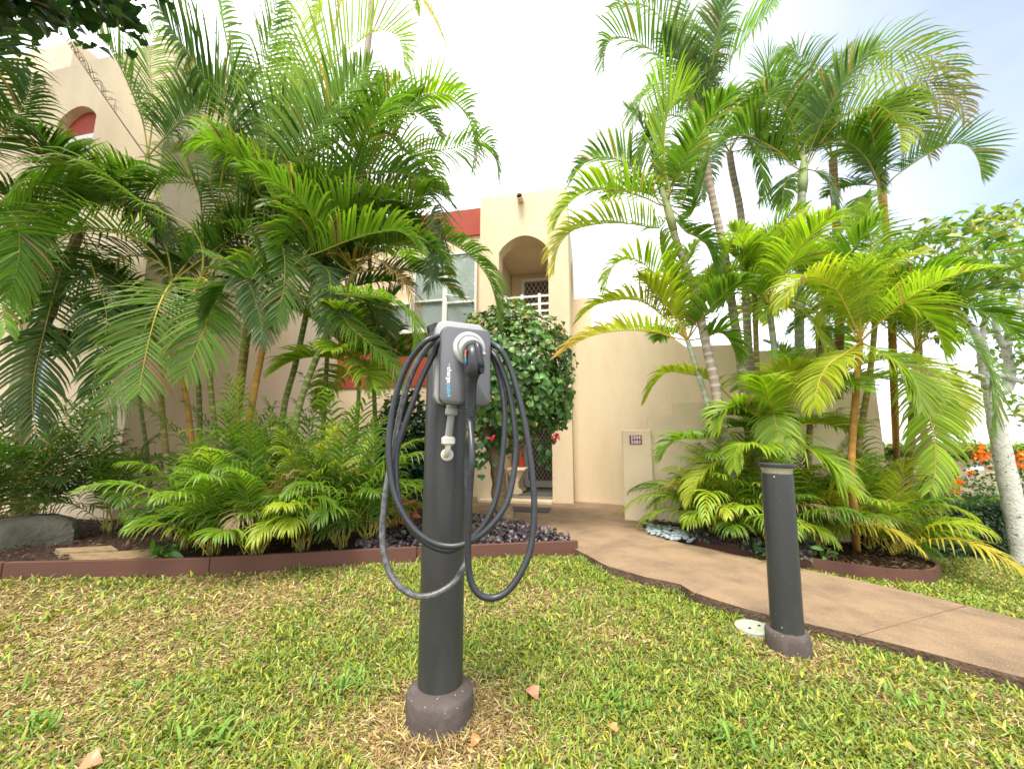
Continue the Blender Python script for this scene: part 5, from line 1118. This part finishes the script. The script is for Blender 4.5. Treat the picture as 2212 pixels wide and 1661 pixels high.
# ground cover, mulch chips and pebbles
def scatter(poly, n, seed):
    g = np.random.default_rng(seed); P_ = np.array([tuple(p)[:2] for p in poly]); lo, hi = P_.min(0), P_.max(0)
    q = g.random((n * 4, 2)) * (hi - lo) + lo; q = q[inpoly(q[:, 0], q[:, 1], poly)][:n]; return q, g
gcp = [tuple(G(x, y, .05))[:2] for x, y in ((760, 1205), (1235, 1183), (1195, 1160), (1120, 1136), (1010, 1132), (830, 1140))]
q, g = scatter(gcp, 4200, 3); n = len(q); Z = .06 + H(q[:, 0], q[:, 1]) + g.random(n) * .11 * (.4 + .8 * vnoise(q[:, 0], q[:, 1], .25, 9))
N_ = unit(g, n) * .7 + np.array([0, -.1, .8]); N_ /= np.linalg.norm(N_, axis=1)[:, None]
V_, Q_, T_, C_ = leaves(np.column_stack([q, Z]), N_, .042, pick(g, n, [(.055, .03, .055), (.085, .05, .085), (.05, .04, .05), (.06, .075, .05), (.11, .08, .10)]), g, 'oval')
o = big_mesh('ground_cover', V_, Q_, T_, C_, [M['leafgen']], (0, 0, 0), None, kind='stuff'); tag(o, 'dark purple leafy ground cover behind the edging around the post', 'ground cover')
gcp = [tuple(G(x, y, .05))[:2] for x, y in ((1480, 1166), (1530, 1178), (1640, 1200), (1760, 1222), (1760, 1190), (1640, 1160), (1500, 1146))]
q, g = scatter(gcp, 2200, 4); n = len(q); Z = .07 + H(q[:, 0], q[:, 1]) + g.random(n) * .08
N_ = unit(g, n) * .7 + np.array([0, -.1, .8]); N_ /= np.linalg.norm(N_, axis=1)[:, None]
V_, Q_, T_, C_ = leaves(np.column_stack([q, Z]), N_, .04, pick(g, n, [(.07, .04, .065), (.12, .14, .11), (.06, .11, .06), (.13, .09, .10)]), g, 'oval')
o = big_mesh('ground_cover', V_, Q_, T_, C_, [M['leafgen']], (0, 0, 0), None, kind='stuff'); tag(o, 'purple and grey-green ground cover between pebbles and bollard', 'ground cover')
for poly_, n_, lb in ((bedL, 9000, 'dark brown mulch and dry leaf litter in the left bed'), (bedR, 6000, 'reddish brown mulch chips in the right bed')):
    q, g = scatter(poly_, n_, 8); n = len(q); N_ = unit(g, n) * .45 + np.array([0, 0, 1.]); N_ /= np.linalg.norm(N_, axis=1)[:, None]
    V_, Q_, T_, C_ = leaves(np.column_stack([q, .07 + H(q[:, 0], q[:, 1]) + g.random(n) * .02]), N_, .05, pick(g, n, [(.05, .028, .02), (.09, .05, .035), (.04, .025, .02), (.16, .10, .06)], .25), g, 'long')
    o = big_mesh('mulch', V_, Q_, T_, C_, [M['leafgen']], (0, 0, 0), None, kind='stuff'); tag(o, lb, 'mulch')
pbp = [tuple(G(x, y, .05))[:2] for x, y in ((1392, 1136), (1402, 1154), (1450, 1168), (1500, 1172), (1500, 1160), (1470, 1146), (1420, 1140))]
mb = MB(); mb.lathe([(0, -.5), (.6, -.42), (.95, -.1), (1, .1), (.7, .42), (0, .5)], 10, cap=False); pme = None
q, g = scatter(pbp, 170, 6)
for i, (x, y) in enumerate(q):
    z = .065 + float(H(x, y)) + g.random() * .02
    if pme is None:
        o = bld(mb, 'pebble', M['pebble'], smooth=True, origin=(0, 0, 0)); pme = o
    else: o = pme.copy(); COL.objects.link(o)
    r_ = .020 + .014 * g.random(); o.location = (x, y, z); o.scale = (r_ * 1.25, r_ * .9, r_ * .9); o.rotation_euler = (g.normal(0, .3), g.normal(0, .3), g.random() * 6)
    tag(o, 'smooth blue-grey pebble in the heap at the foot of the numbered pillar', 'pebble', 'blue-grey pebbles at the pillar foot')

# ------------------------------------------------------------------ right background: hedge, flowering wall, pale tree, sea beyond
hA, hB_ = G(1985, 1203), G(2290, 1212); hA2 = hA + Vector((-.9, .9, 0)); hd_ = (hB_ - hA); hd_.z = 0; hl = hd_.length; hd_.normalize(); hn = Vector((-hd_.y, hd_.x, 0))
zt = at(2080, 1092, (hA.y + hB_.y) / 2).z; hl0 = -.55; hl1 = hl + 3
hedge = thing('hedge', 'low clipped dark green hedge at the far edge of the right lawn', 'hedge', tuple(hA))
n = 17000; s_ = hl0 + (hl1 - hl0) * gg.random(n); fr = gg.random(n); P_ = np.zeros((n, 3)); ztop = zt + .04 * (vnoise(s_, s_ * 0, .3, 4) - .5)
top = fr < .35; dpt = np.where(top, gg.random(n) * .6, .05 * gg.random(n) + .05 * vnoise(s_, gg.random(n), .2, 2)); gz_ = -.55
zz = np.where(top, ztop + gg.normal(0, .018, n), gz_ + (ztop - gz_) * gg.random(n))
P_ = np.array(hA)[None] * np.array([1, 1, 0]) + np.outer(s_, np.array(hd_)) + np.outer(dpt, np.array(hn)); P_[:, 2] = zz
N_ = unit(gg, n) * .9 + np.where(top[:, None], np.array([0, 0, 1.]), -np.array(hn)); N_ /= np.linalg.norm(N_, axis=1)[:, None]
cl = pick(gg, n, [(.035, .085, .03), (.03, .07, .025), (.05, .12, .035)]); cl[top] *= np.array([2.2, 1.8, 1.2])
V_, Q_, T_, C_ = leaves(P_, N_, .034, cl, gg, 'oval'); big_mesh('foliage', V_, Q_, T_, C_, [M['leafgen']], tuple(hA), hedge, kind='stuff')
mb = MB(); 
for k in range(26): s0 = hl0 + (hl1 - hl0) * (k + .5) / 26; b = hA + hd_ * s0 + hn * .3; b.z = -.6; mb.tube([b, b + Vector((.03, 0, .25)), b + Vector((-.04, 0, zt + .5))], [.02, .015, .006], 6)
bld(mb, 'stems', M['vinebark'], hedge)
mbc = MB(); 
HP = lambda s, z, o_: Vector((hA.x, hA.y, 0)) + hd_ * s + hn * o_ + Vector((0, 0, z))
mbc.prism([(hl0, -.6), (hl1, -.6), (hl1, zt - .06), (hl0, zt - .06)], HP, .12, .55); bld(mbc, 'inner_block', mat('dark_hedge_core', (.02, .03, .012), .95, .1, bump=(40, 1, .05)), hedge)  # one solid near-black block filling the hedge behind its leaves
# wall with openings, covered in flowering vine
wo_ = 1.5
def hac(px, py, off):
    d = Vector(ray(px, py)); p0 = HP(0, 0, off); k = (p0 - Vector((0, 0, EYE))).dot(hn) / d.dot(hn); p = Vector((0, 0, EYE)) + d * k; return (p - HP(0, 0, 0)).dot(hd_), p.z
zw = hac(2150, 968, wo_)[1]; vw = thing('garden_wall', 'far cream garden wall with slot openings behind the hedge', 'wall', tuple(HP(1, -.5, wo_)))
sA, z_a = hac(2088, 1008, wo_); sB, z_b = hac(2160, 1018, wo_); zlo = z_b - .0
mb = MB(); fb = lambda s0, s1, z0, z1: mb.prism([(s0, z0), (s1, z0), (s1, z1), (s0, z1)], HP, wo_, wo_ + .2)
fb(hl0 - .2, sA, -.7, zw); fb(sB, hl1 + 3, -.7, zw); fb(sA, sB, -.7, zlo); fb(sA, sB, z_a, zw); bld(mb, 'wall', M['stucco_low'], vw)
vine = thing('flowering_vine', 'orange-flowered vine sprawling over the far garden wall', 'vine', tuple(HP(1, -.5, wo_ - .1)))
n = 9000; s_ = hl0 - .15 + (hl1 - hl0 + 2) * gg.random(n); tq = gg.random(n); zz = np.where(tq < .45, zw + gg.normal(-.02, .05, n), -.4 + (zw + .4) * gg.random(n))
gap = (vnoise(s_, zz, .22, 14) < .42) & (zz < zw - .10) & (zz > zw - .42); keep = ~gap; s_, zz = s_[keep], zz[keep]; m = len(s_)
P_ = np.array(HP(0, 0, 0)) + np.outer(s_, np.array(hd_)) + np.outer(wo_ - .02 - .14 * gg.random(m), np.array(hn)); P_[:, 2] = zz
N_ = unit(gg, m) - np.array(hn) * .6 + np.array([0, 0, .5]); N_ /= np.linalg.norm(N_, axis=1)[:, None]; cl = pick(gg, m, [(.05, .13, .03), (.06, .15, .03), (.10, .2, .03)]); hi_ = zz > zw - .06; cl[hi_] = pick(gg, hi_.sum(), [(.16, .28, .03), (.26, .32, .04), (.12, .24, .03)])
V_, Q_, T_, C_ = leaves(P_, N_, .055, cl, gg, 'oval'); big_mesh('foliage', V_, Q_, T_, C_, [M['leafgen']], tuple(HP(1, -.5, wo_ - .1)), vine, kind='stuff')
for px, py, k, sp_r in ((2110, 975, 60, .07), (2125, 990, 40, .05), (2150, 972, 26, .04), (2096, 1018, 22, .03), (2068, 1040, 34, .035), (2062, 1060, 26, .03), (2088, 1076, 8, .015), (2205, 985, 40, .06), (2200, 1005, 40, .05), (2035, 972, 16, .03), (2175, 982, 20, .03), (2005, 985, 14, .03), (2050, 1025, 6, .012), (2230, 980, 40, .06), (2260, 1000, 40, .06)):
    s0, z0 = hac(px, py, wo_ - .18); c = np.array(HP(s0, z0, wo_ - .18)); P_ = c + gg.normal(0, sp_r, (k, 3)); V_, Q_, T_, C_ = leaves(P_, unit(gg, k), .05, pick(gg, k, [(.80, .20, .015), (.85, .30, .02), (.75, .13, .02)]), gg, 'oval'); big_mesh('blossom', V_, Q_, T_, C_, [M['petal']], tuple(HP(1, -.5, wo_ - .1)), vine)
# pale-barked tree
wb = G(2203, 1218); wt_ = thing('pale_tree', 'white-barked tree with sparse lime leaves at the right edge', 'tree', tuple(wb)); wy = wb.y
def br(pts, r0, r1, k=12, n=22): S = spline([at(*p) for p in pts], n); return S, np.linspace(r0, r1, n)
mb = MB()
for pts, r0, r1 in (([(2216, 1235, wy), (2200, 1140, wy), (2174, 1020, wy), (2150, 900, wy), (2139, 822, wy)], .108, .068),
                    ([(2141, 840, wy), (2128, 790, wy), (2118, 740, wy), (2085, 690, wy + .1), (2050, 650, wy + .2)], .075, .02),
                    ([(2142, 838, wy), (2172, 842, wy), (2182, 800, wy), (2174, 750, wy), (2190, 690, wy), (2215, 640, wy)], .06, .025),
                    ([(2140, 818, wy), (2165, 812, wy), (2200, 822, wy - .1), (2250, 830, wy - .2)], .04, .02),
                    ([(2118, 740, wy), (2130, 640, wy), (2110, 560, wy), (2080, 520, wy)], .035, .01), ([(2178, 760, wy), (2150, 700, wy), (2160, 600, wy), (2190, 500, wy)], .035, .01), ([(2139, 822, wy), (2110, 810, wy), (2060, 800, wy)], .03, .008)):
    S, r_ = br(pts, r0, r1); mb.tube(S, r_ * (1 + .05 * np.sin(np.arange(22) * 2.1)), 14)
bld(mb, 'trunk', M['treebark'], wt_, smooth=True)
cs_ = []
for px, py, k in ((2010, 500, 60), (1995, 530, 50), (2085, 495, 70), (2120, 480, 80), (2160, 500, 80), (2195, 530, 80), (2050, 560, 60), (2110, 560, 60), (2170, 590, 70), (2080, 640, 60), (2140, 650, 50), (2200, 620, 70), (2190, 720, 50), (2195, 690, 50), (2205, 760, 60), (2210, 800, 40), (2160, 470, 60), (2060, 710, 50), (2040, 700, 50), (2195, 860, 30), (2205, 890, 26), (2050, 820, 30), (2000, 600, 60), (2030, 640, 60), (2230, 560, 80), (2260, 650, 80), (2250, 760, 70), (2300, 500, 90), (2350, 650, 90)):
    c = np.array(at(px, py, wy + gg.normal(0, .25))); cs_.append(c + gg.normal(0, 1, (k, 3)) * np.array([.11, .14, .085]))
P_ = np.concatenate(cs_); m = len(P_); N_ = unit(gg, m) * .8 + np.array([0, 0, .7]); N_ /= np.linalg.norm(N_, axis=1)[:, None]
V_, Q_, T_, C_ = leaves(P_, N_, .12, pick(gg, m, [(.20, .32, .05), (.28, .34, .05), (.10, .22, .04), (.36, .36, .08)]), gg, 'long'); big_mesh('foliage', V_, Q_, T_, C_, [M['leafgen']], tuple(wb), wt_, kind='stuff')

# overhead dark tree at the upper left, its trunk left of the picture, unseen crowns added for shade
ob = Vector((-4.2, 1.6, 0)); ot = thing('shade_tree', 'dark broad-leaved tree branch hanging into the upper left corner, its unseen crown added for shade', 'tree', tuple(ob))
mb = MB(); mb.tube(spline([ob, ob + Vector((.1, .1, 1.8)), ob + Vector((.5, .4, 3.1)), at(-150, -140, 2.5)], 20), np.linspace(.14, .05, 20), 12)
mb.tube(spline([ob + Vector((.1, .1, 1.8)), ob + Vector((-.9, .4, 3.6)), Vector((-6.6, 3.0, 5.6)), Vector((-7.8, 4.1, 8.6))], 16), np.linspace(.11, .03, 16), 10)  # limb added to carry the unseen crowns
brs = [[at(-150, -140, 2.5), at(-20, -30, 2.5), at(80, 5, 2.5), at(150, 40, 2.5)], [at(-20, -30, 2.5), at(120, -30, 2.5), at(230, 10, 2.5), at(255, 60, 2.5)], [at(120, -30, 2.5), at(220, -60, 2.6), at(330, -20, 2.6)]]
for b_ in brs: mb.tube(spline(b_, 14), np.linspace(.022, .004, 14), 8)
bld(mb, 'trunk', M['vinebark'], ot, smooth=True)
P_ = []
for b_ in brs:
    S = spline(b_, 26); P_.append((S[:, None] + gg.normal(0, 1, (26, 4, 3)) * np.array([.06, .10, .045])).reshape(-1, 3))
for px, py, k in ((0, 0, 60), (50, 5, 40), (100, -5, 30), (-60, -20, 80), (160, 0, 14), (200, -8, 20), (250, 10, 16), (-80, -100, 100), (60, -80, 60), (200, -90, 50), (300, -80, 40)): P_.append(np.array(at(px, py - 8, 2.5)) + gg.normal(0, 1, (k, 3)) * np.array([.11, .14, .05]))
P_.append(np.array([-6.7, 3.0, 5.6]) + unit(gg, 4200) * (gg.random((4200, 1)) ** .33) * np.array([1.9, 1.4, .8])); P_.append(np.array([-7.9, 4.2, 8.9]) + unit(gg, 4500) * (gg.random((4500, 1)) ** .33) * np.array([2.2, 1.8, 1.0]))  # two crown masses out of view, added to shade the left wall and bed
P_ = np.concatenate(P_); m = len(P_); N_ = unit(gg, m) * .6 + np.array([0, 0, 1.]); N_ /= np.linalg.norm(N_, axis=1)[:, None]
V_, Q_, T_, C_ = leaves(P_, N_, .10, pick(gg, m, [(.02, .06, .02), (.025, .075, .02), (.03, .08, .02)]), gg, 'oval'); big_mesh('foliage', V_, Q_, T_, C_, [M['leafgen']], tuple(ob), ot, kind='stuff')

# ------------------------------------------------------------------ grass
lawnA = [(-9, .3)] + [(p.x, p.y) for p in EDGE_L] + [(p.x, p.y) for p in PATH_F[1:]] + [(9, .3)]
lawnB = [(p.x, p.y) for p in PATH_B[:-4]] + [(p.x, p.y) for p in EDGE_R[2:]] + [(hA.x - .9, hA.y + .4), (12, 9), (12, 3)]
def grass(poly, n, dens, name, label, seed, hs=1.0):
    g = np.random.default_rng(seed); x = g.uniform(-6, 8, n); y = g.uniform(.6, 8, n); d = np.hypot(x, y)
    k = (np.abs(x) < y * 1.40 + 1.0) & (y > 1.0); k &= g.random(n) < np.clip((dens / np.maximum(d, .5)) ** 1.5, 0, 1); x, y = x[k], y[k]
    k = inpoly(x, y, poly) & (np.hypot(x - PX, y - PY) > .119) & (np.hypot(x - bb.x, y - bb.y) > .10) & (np.hypot(x - lc.x, y - lc.y) > .088); x, y = x[k], y[k]; n = len(x); d = np.hypot(x, y)
    pn_ = vnoise(x, y, .55, 21) * .5 + vnoise(x, y, .17, 22) * .3 + vnoise(x, y, .06, 23) * .2
    dp = np.exp(-((np.hypot(x - PX, y - PY) - .12) / .16) ** 2) * .8 + np.exp(-((np.hypot(x - bb.x, y - bb.y) - .1) / .15) ** 2) * .35
    green = (pn_ + .26 * np.clip((x + .8) / 3, -.4, .5) - dp + g.normal(0, .22, n)) > .545
    az = g.uniform(0, 2 * np.pi, n); lean = np.where(green, g.normal(52, 17, n), g.normal(74, 13, n)).clip(5, 94); lean = np.radians(lean)
    L = np.where(green, g.normal(.026, .008, n), g.normal(.030, .012, n)).clip(.010, .07) * hs * (1 + .25 * (d > 3)); w = np.where(green, g.normal(.0062, .0018, n), g.normal(.0038, .0015, n)).clip(.0015, .010) * (1 + .28 * np.clip(d - 2, 0, 3))
    tuft = (vnoise(x, y, .12, 31) > .70) & green; L[tuft] *= 1.6; near = np.hypot(x - PX, y - PY) < .17; L[near] *= 1.5; lean[near] *= .75
    z0 = H(x, y) - .012 + .018 * (vnoise(x, y, .6, 3) - .5) + g.random(n) * np.where(green, .012, .008)
    dirh = np.stack([np.cos(az), np.sin(az), 0 * az], 1); side = np.stack([-np.sin(az), np.cos(az), 0 * az], 1); tw = g.normal(0, .5, n)
    p = np.stack([x, y, z0], 1); rings = []
    for j in range(4):
        ww = w * (.65, 1.0, .8, .0)[j] * .5; sv = side * np.cos(tw)[:, None] + np.array([0, 0, 1.]) * np.sin(tw)[:, None]
        if j < 3: rings += [p - sv * ww[:, None], p + sv * ww[:, None]]
        else: rings.append(p)
        dd = dirh * np.sin(lean)[:, None] + np.array([0, 0, 1.]) * np.cos(lean)[:, None]; p = p + dd * (L / 3)[:, None]; lean = lean + g.normal(.16, .14, n)
    A = np.stack(rings, 1); q0 = np.array([[0, 1, 3, 2], [2, 3, 5, 4]]); Q = (np.arange(n)[:, None, None] * 7 + q0[None]).reshape(-1, 4); T = (np.arange(n)[:, None] * 7 + np.array([4, 5, 6])[None])
    cg = pick(g, n, [(.18, .25, .03), (.26, .30, .035), (.12, .21, .03), (.34, .33, .05), (.18, .27, .06)], .25); cb = pick(g, n, [(.44, .33, .15), (.54, .43, .25), (.34, .23, .10), (.22, .13, .06), (.40, .35, .10)], .25)
    C = np.where(green[:, None], cg, cb); C = np.repeat(C, 7, 0)
    o = big_mesh(name, A.reshape(-1, 3), Q, T, C, [M['grass']], (0, 0, 0), None, kind='stuff'); tag(o, label, 'grass'); return n
nA = grass(lawnA, 3200000, 1.5, 'grass', 'patchy green and straw-coloured lawn grass around the post', 41)
nB = grass(lawnB, 1600000, 2.2, 'grass', 'short lawn grass between the path and the hedge', 42, .8)
print('tris', sum(len(o.data.loops) - 2 * len(o.data.polygons) for o in bpy.data.objects if o.type == 'MESH'))
print('blades', nA, nB, 'fronds', NF[0])
# broad green weed tufts and fallen leaves
for lb, px, py, k in (('large tuft of broad green grass at the lower left', 440, 1600, 46), ('green grass tuft left of the post footing', 750, 1480, 40), ('green grass tuft right in the lower foreground', 1330, 1530, 30), ('green grass tuft at the bottom centre right', 1600, 1600, 34), ('green grass tuft at the far lower left corner', 60, 1570, 34), ('green grass tuft at the lower right below the path', 1990, 1520, 34)):
    b_ = G(px, py); root = thing('grass_tuft', lb, 'grass', tuple(b_)); P_ = []; Qs = []; Cs = []
    for i in range(k):
        o_ = b_ + Vector((gg.normal(0, .06), gg.normal(0, .035), 0)); ap = arc_path(o_, gg.uniform(0, 6.28), R(gg.uniform(25, 75)), gg.uniform(.04, .085), .8, 4); S = np.array([tuple(v) for v in ap]); T = np.gradient(S, axis=0); W = np.cross(T, [0, 0, 1.]); W /= np.linalg.norm(W, axis=1)[:, None] + 1e-9
        w = np.array([.003, .005, .0048, .0035, .0004])[:, None]; P_.append(np.stack([S - W * w, S + W * w], 1).reshape(-1, 3)); Qs.append(np.array([[r_ * 2, r_ * 2 + 1, r_ * 2 + 3, r_ * 2 + 2] for r_ in range(4)]) + i * 10); Cs.append(np.tile(np.array(rnd.choice([(.12, .25, .04), (.16, .29, .04), (.20, .32, .06)])), (10, 1)))
    big_mesh('blades', np.concatenate(P_), np.concatenate(Qs), None, np.concatenate(Cs), [M['grass']], tuple(b_), root, kind='stuff')
for lb, px, py, s, cn in (('curled pink-brown fallen leaf on the lawn right of the post', 1157, 1497, .050, (.55, .28, .17)), ('orange fallen leaf against the right side of the post footing', 1030, 1588, .05, (.50, .22, .07)), ('thin tan fallen leaf at the lower left of the lawn', 205, 1640, .06, (.48, .25, .13)),
                          ('small brown fallen leaf on the left of the lawn', 570, 1432, .04, (.16, .08, .05)), ('brown fallen leaf lying where wall meets path left of the pillar', 1322, 1100, .10, (.30, .17, .09)), ('pale fallen leaf in the purple ground cover', 850, 1130, .07, (.50, .25, .12)),
                          ('orange fallen leaf near the bottom centre of the lawn', 1330, 1572, .035, (.55, .28, .10)), ('orange leaf caught in the fronds above the bollard', 1668, 990, .05, (.75, .36, .06)), ('long dried pinkish palm sheath lying in the mulch by the orange stem', 1850, 1212, .2, (.42, .26, .17)), ('orange-brown fallen leaf at the broken path edge', 1472, 1268, .05, (.38, .18, .09)), ('yellow fallen blossom lying on the round lid', 1632, 1356, .02, (.75, .45, .08))):
    b_ = G(px, py, .03 if py > 1000 else 0)
    if 'bollard' in lb and py < 1000: b_ = at(px, py, 4.0)
    if 'wall meets' in lb: b_.z += .03
    g = np.random.default_rng(px); V_, Q_, T_, C_ = leaves(np.array([tuple(b_)]), np.array([[.25, -.45, .86]]), s, np.array([cn]), g, 'long' if s > .08 else 'oval', 1.0)
    o = big_mesh('fallen_leaf', V_, Q_, T_, C_, [M['leafgen']], tuple(b_)); tag(o, lb, 'leaf')
for o in bpy.data.objects:
    if o.parent is None and 'group' not in o and 'category' in o:
        side = 'left' if o.location.x < .3 else 'right'
        if o.name.startswith('palm_tree'): o['group'] = 'tall palms of the ' + side + ' clump'
        elif o.name.startswith('palm_shoot'): o['group'] = 'low palms filling the ' + side + ' bed'
        elif o.name.startswith('fallen_leaf'): o['group'] = 'fallen leaves on the ground'
        elif o.name.startswith('grass_tuft'): o['group'] = 'broad green tufts in the lawn'
        elif o.name.startswith('stone_slab'): o['group'] = 'tan slabs in the left bed'
        elif o.name.startswith('small_plant'): o['group'] = 'small plants along the bed edges'
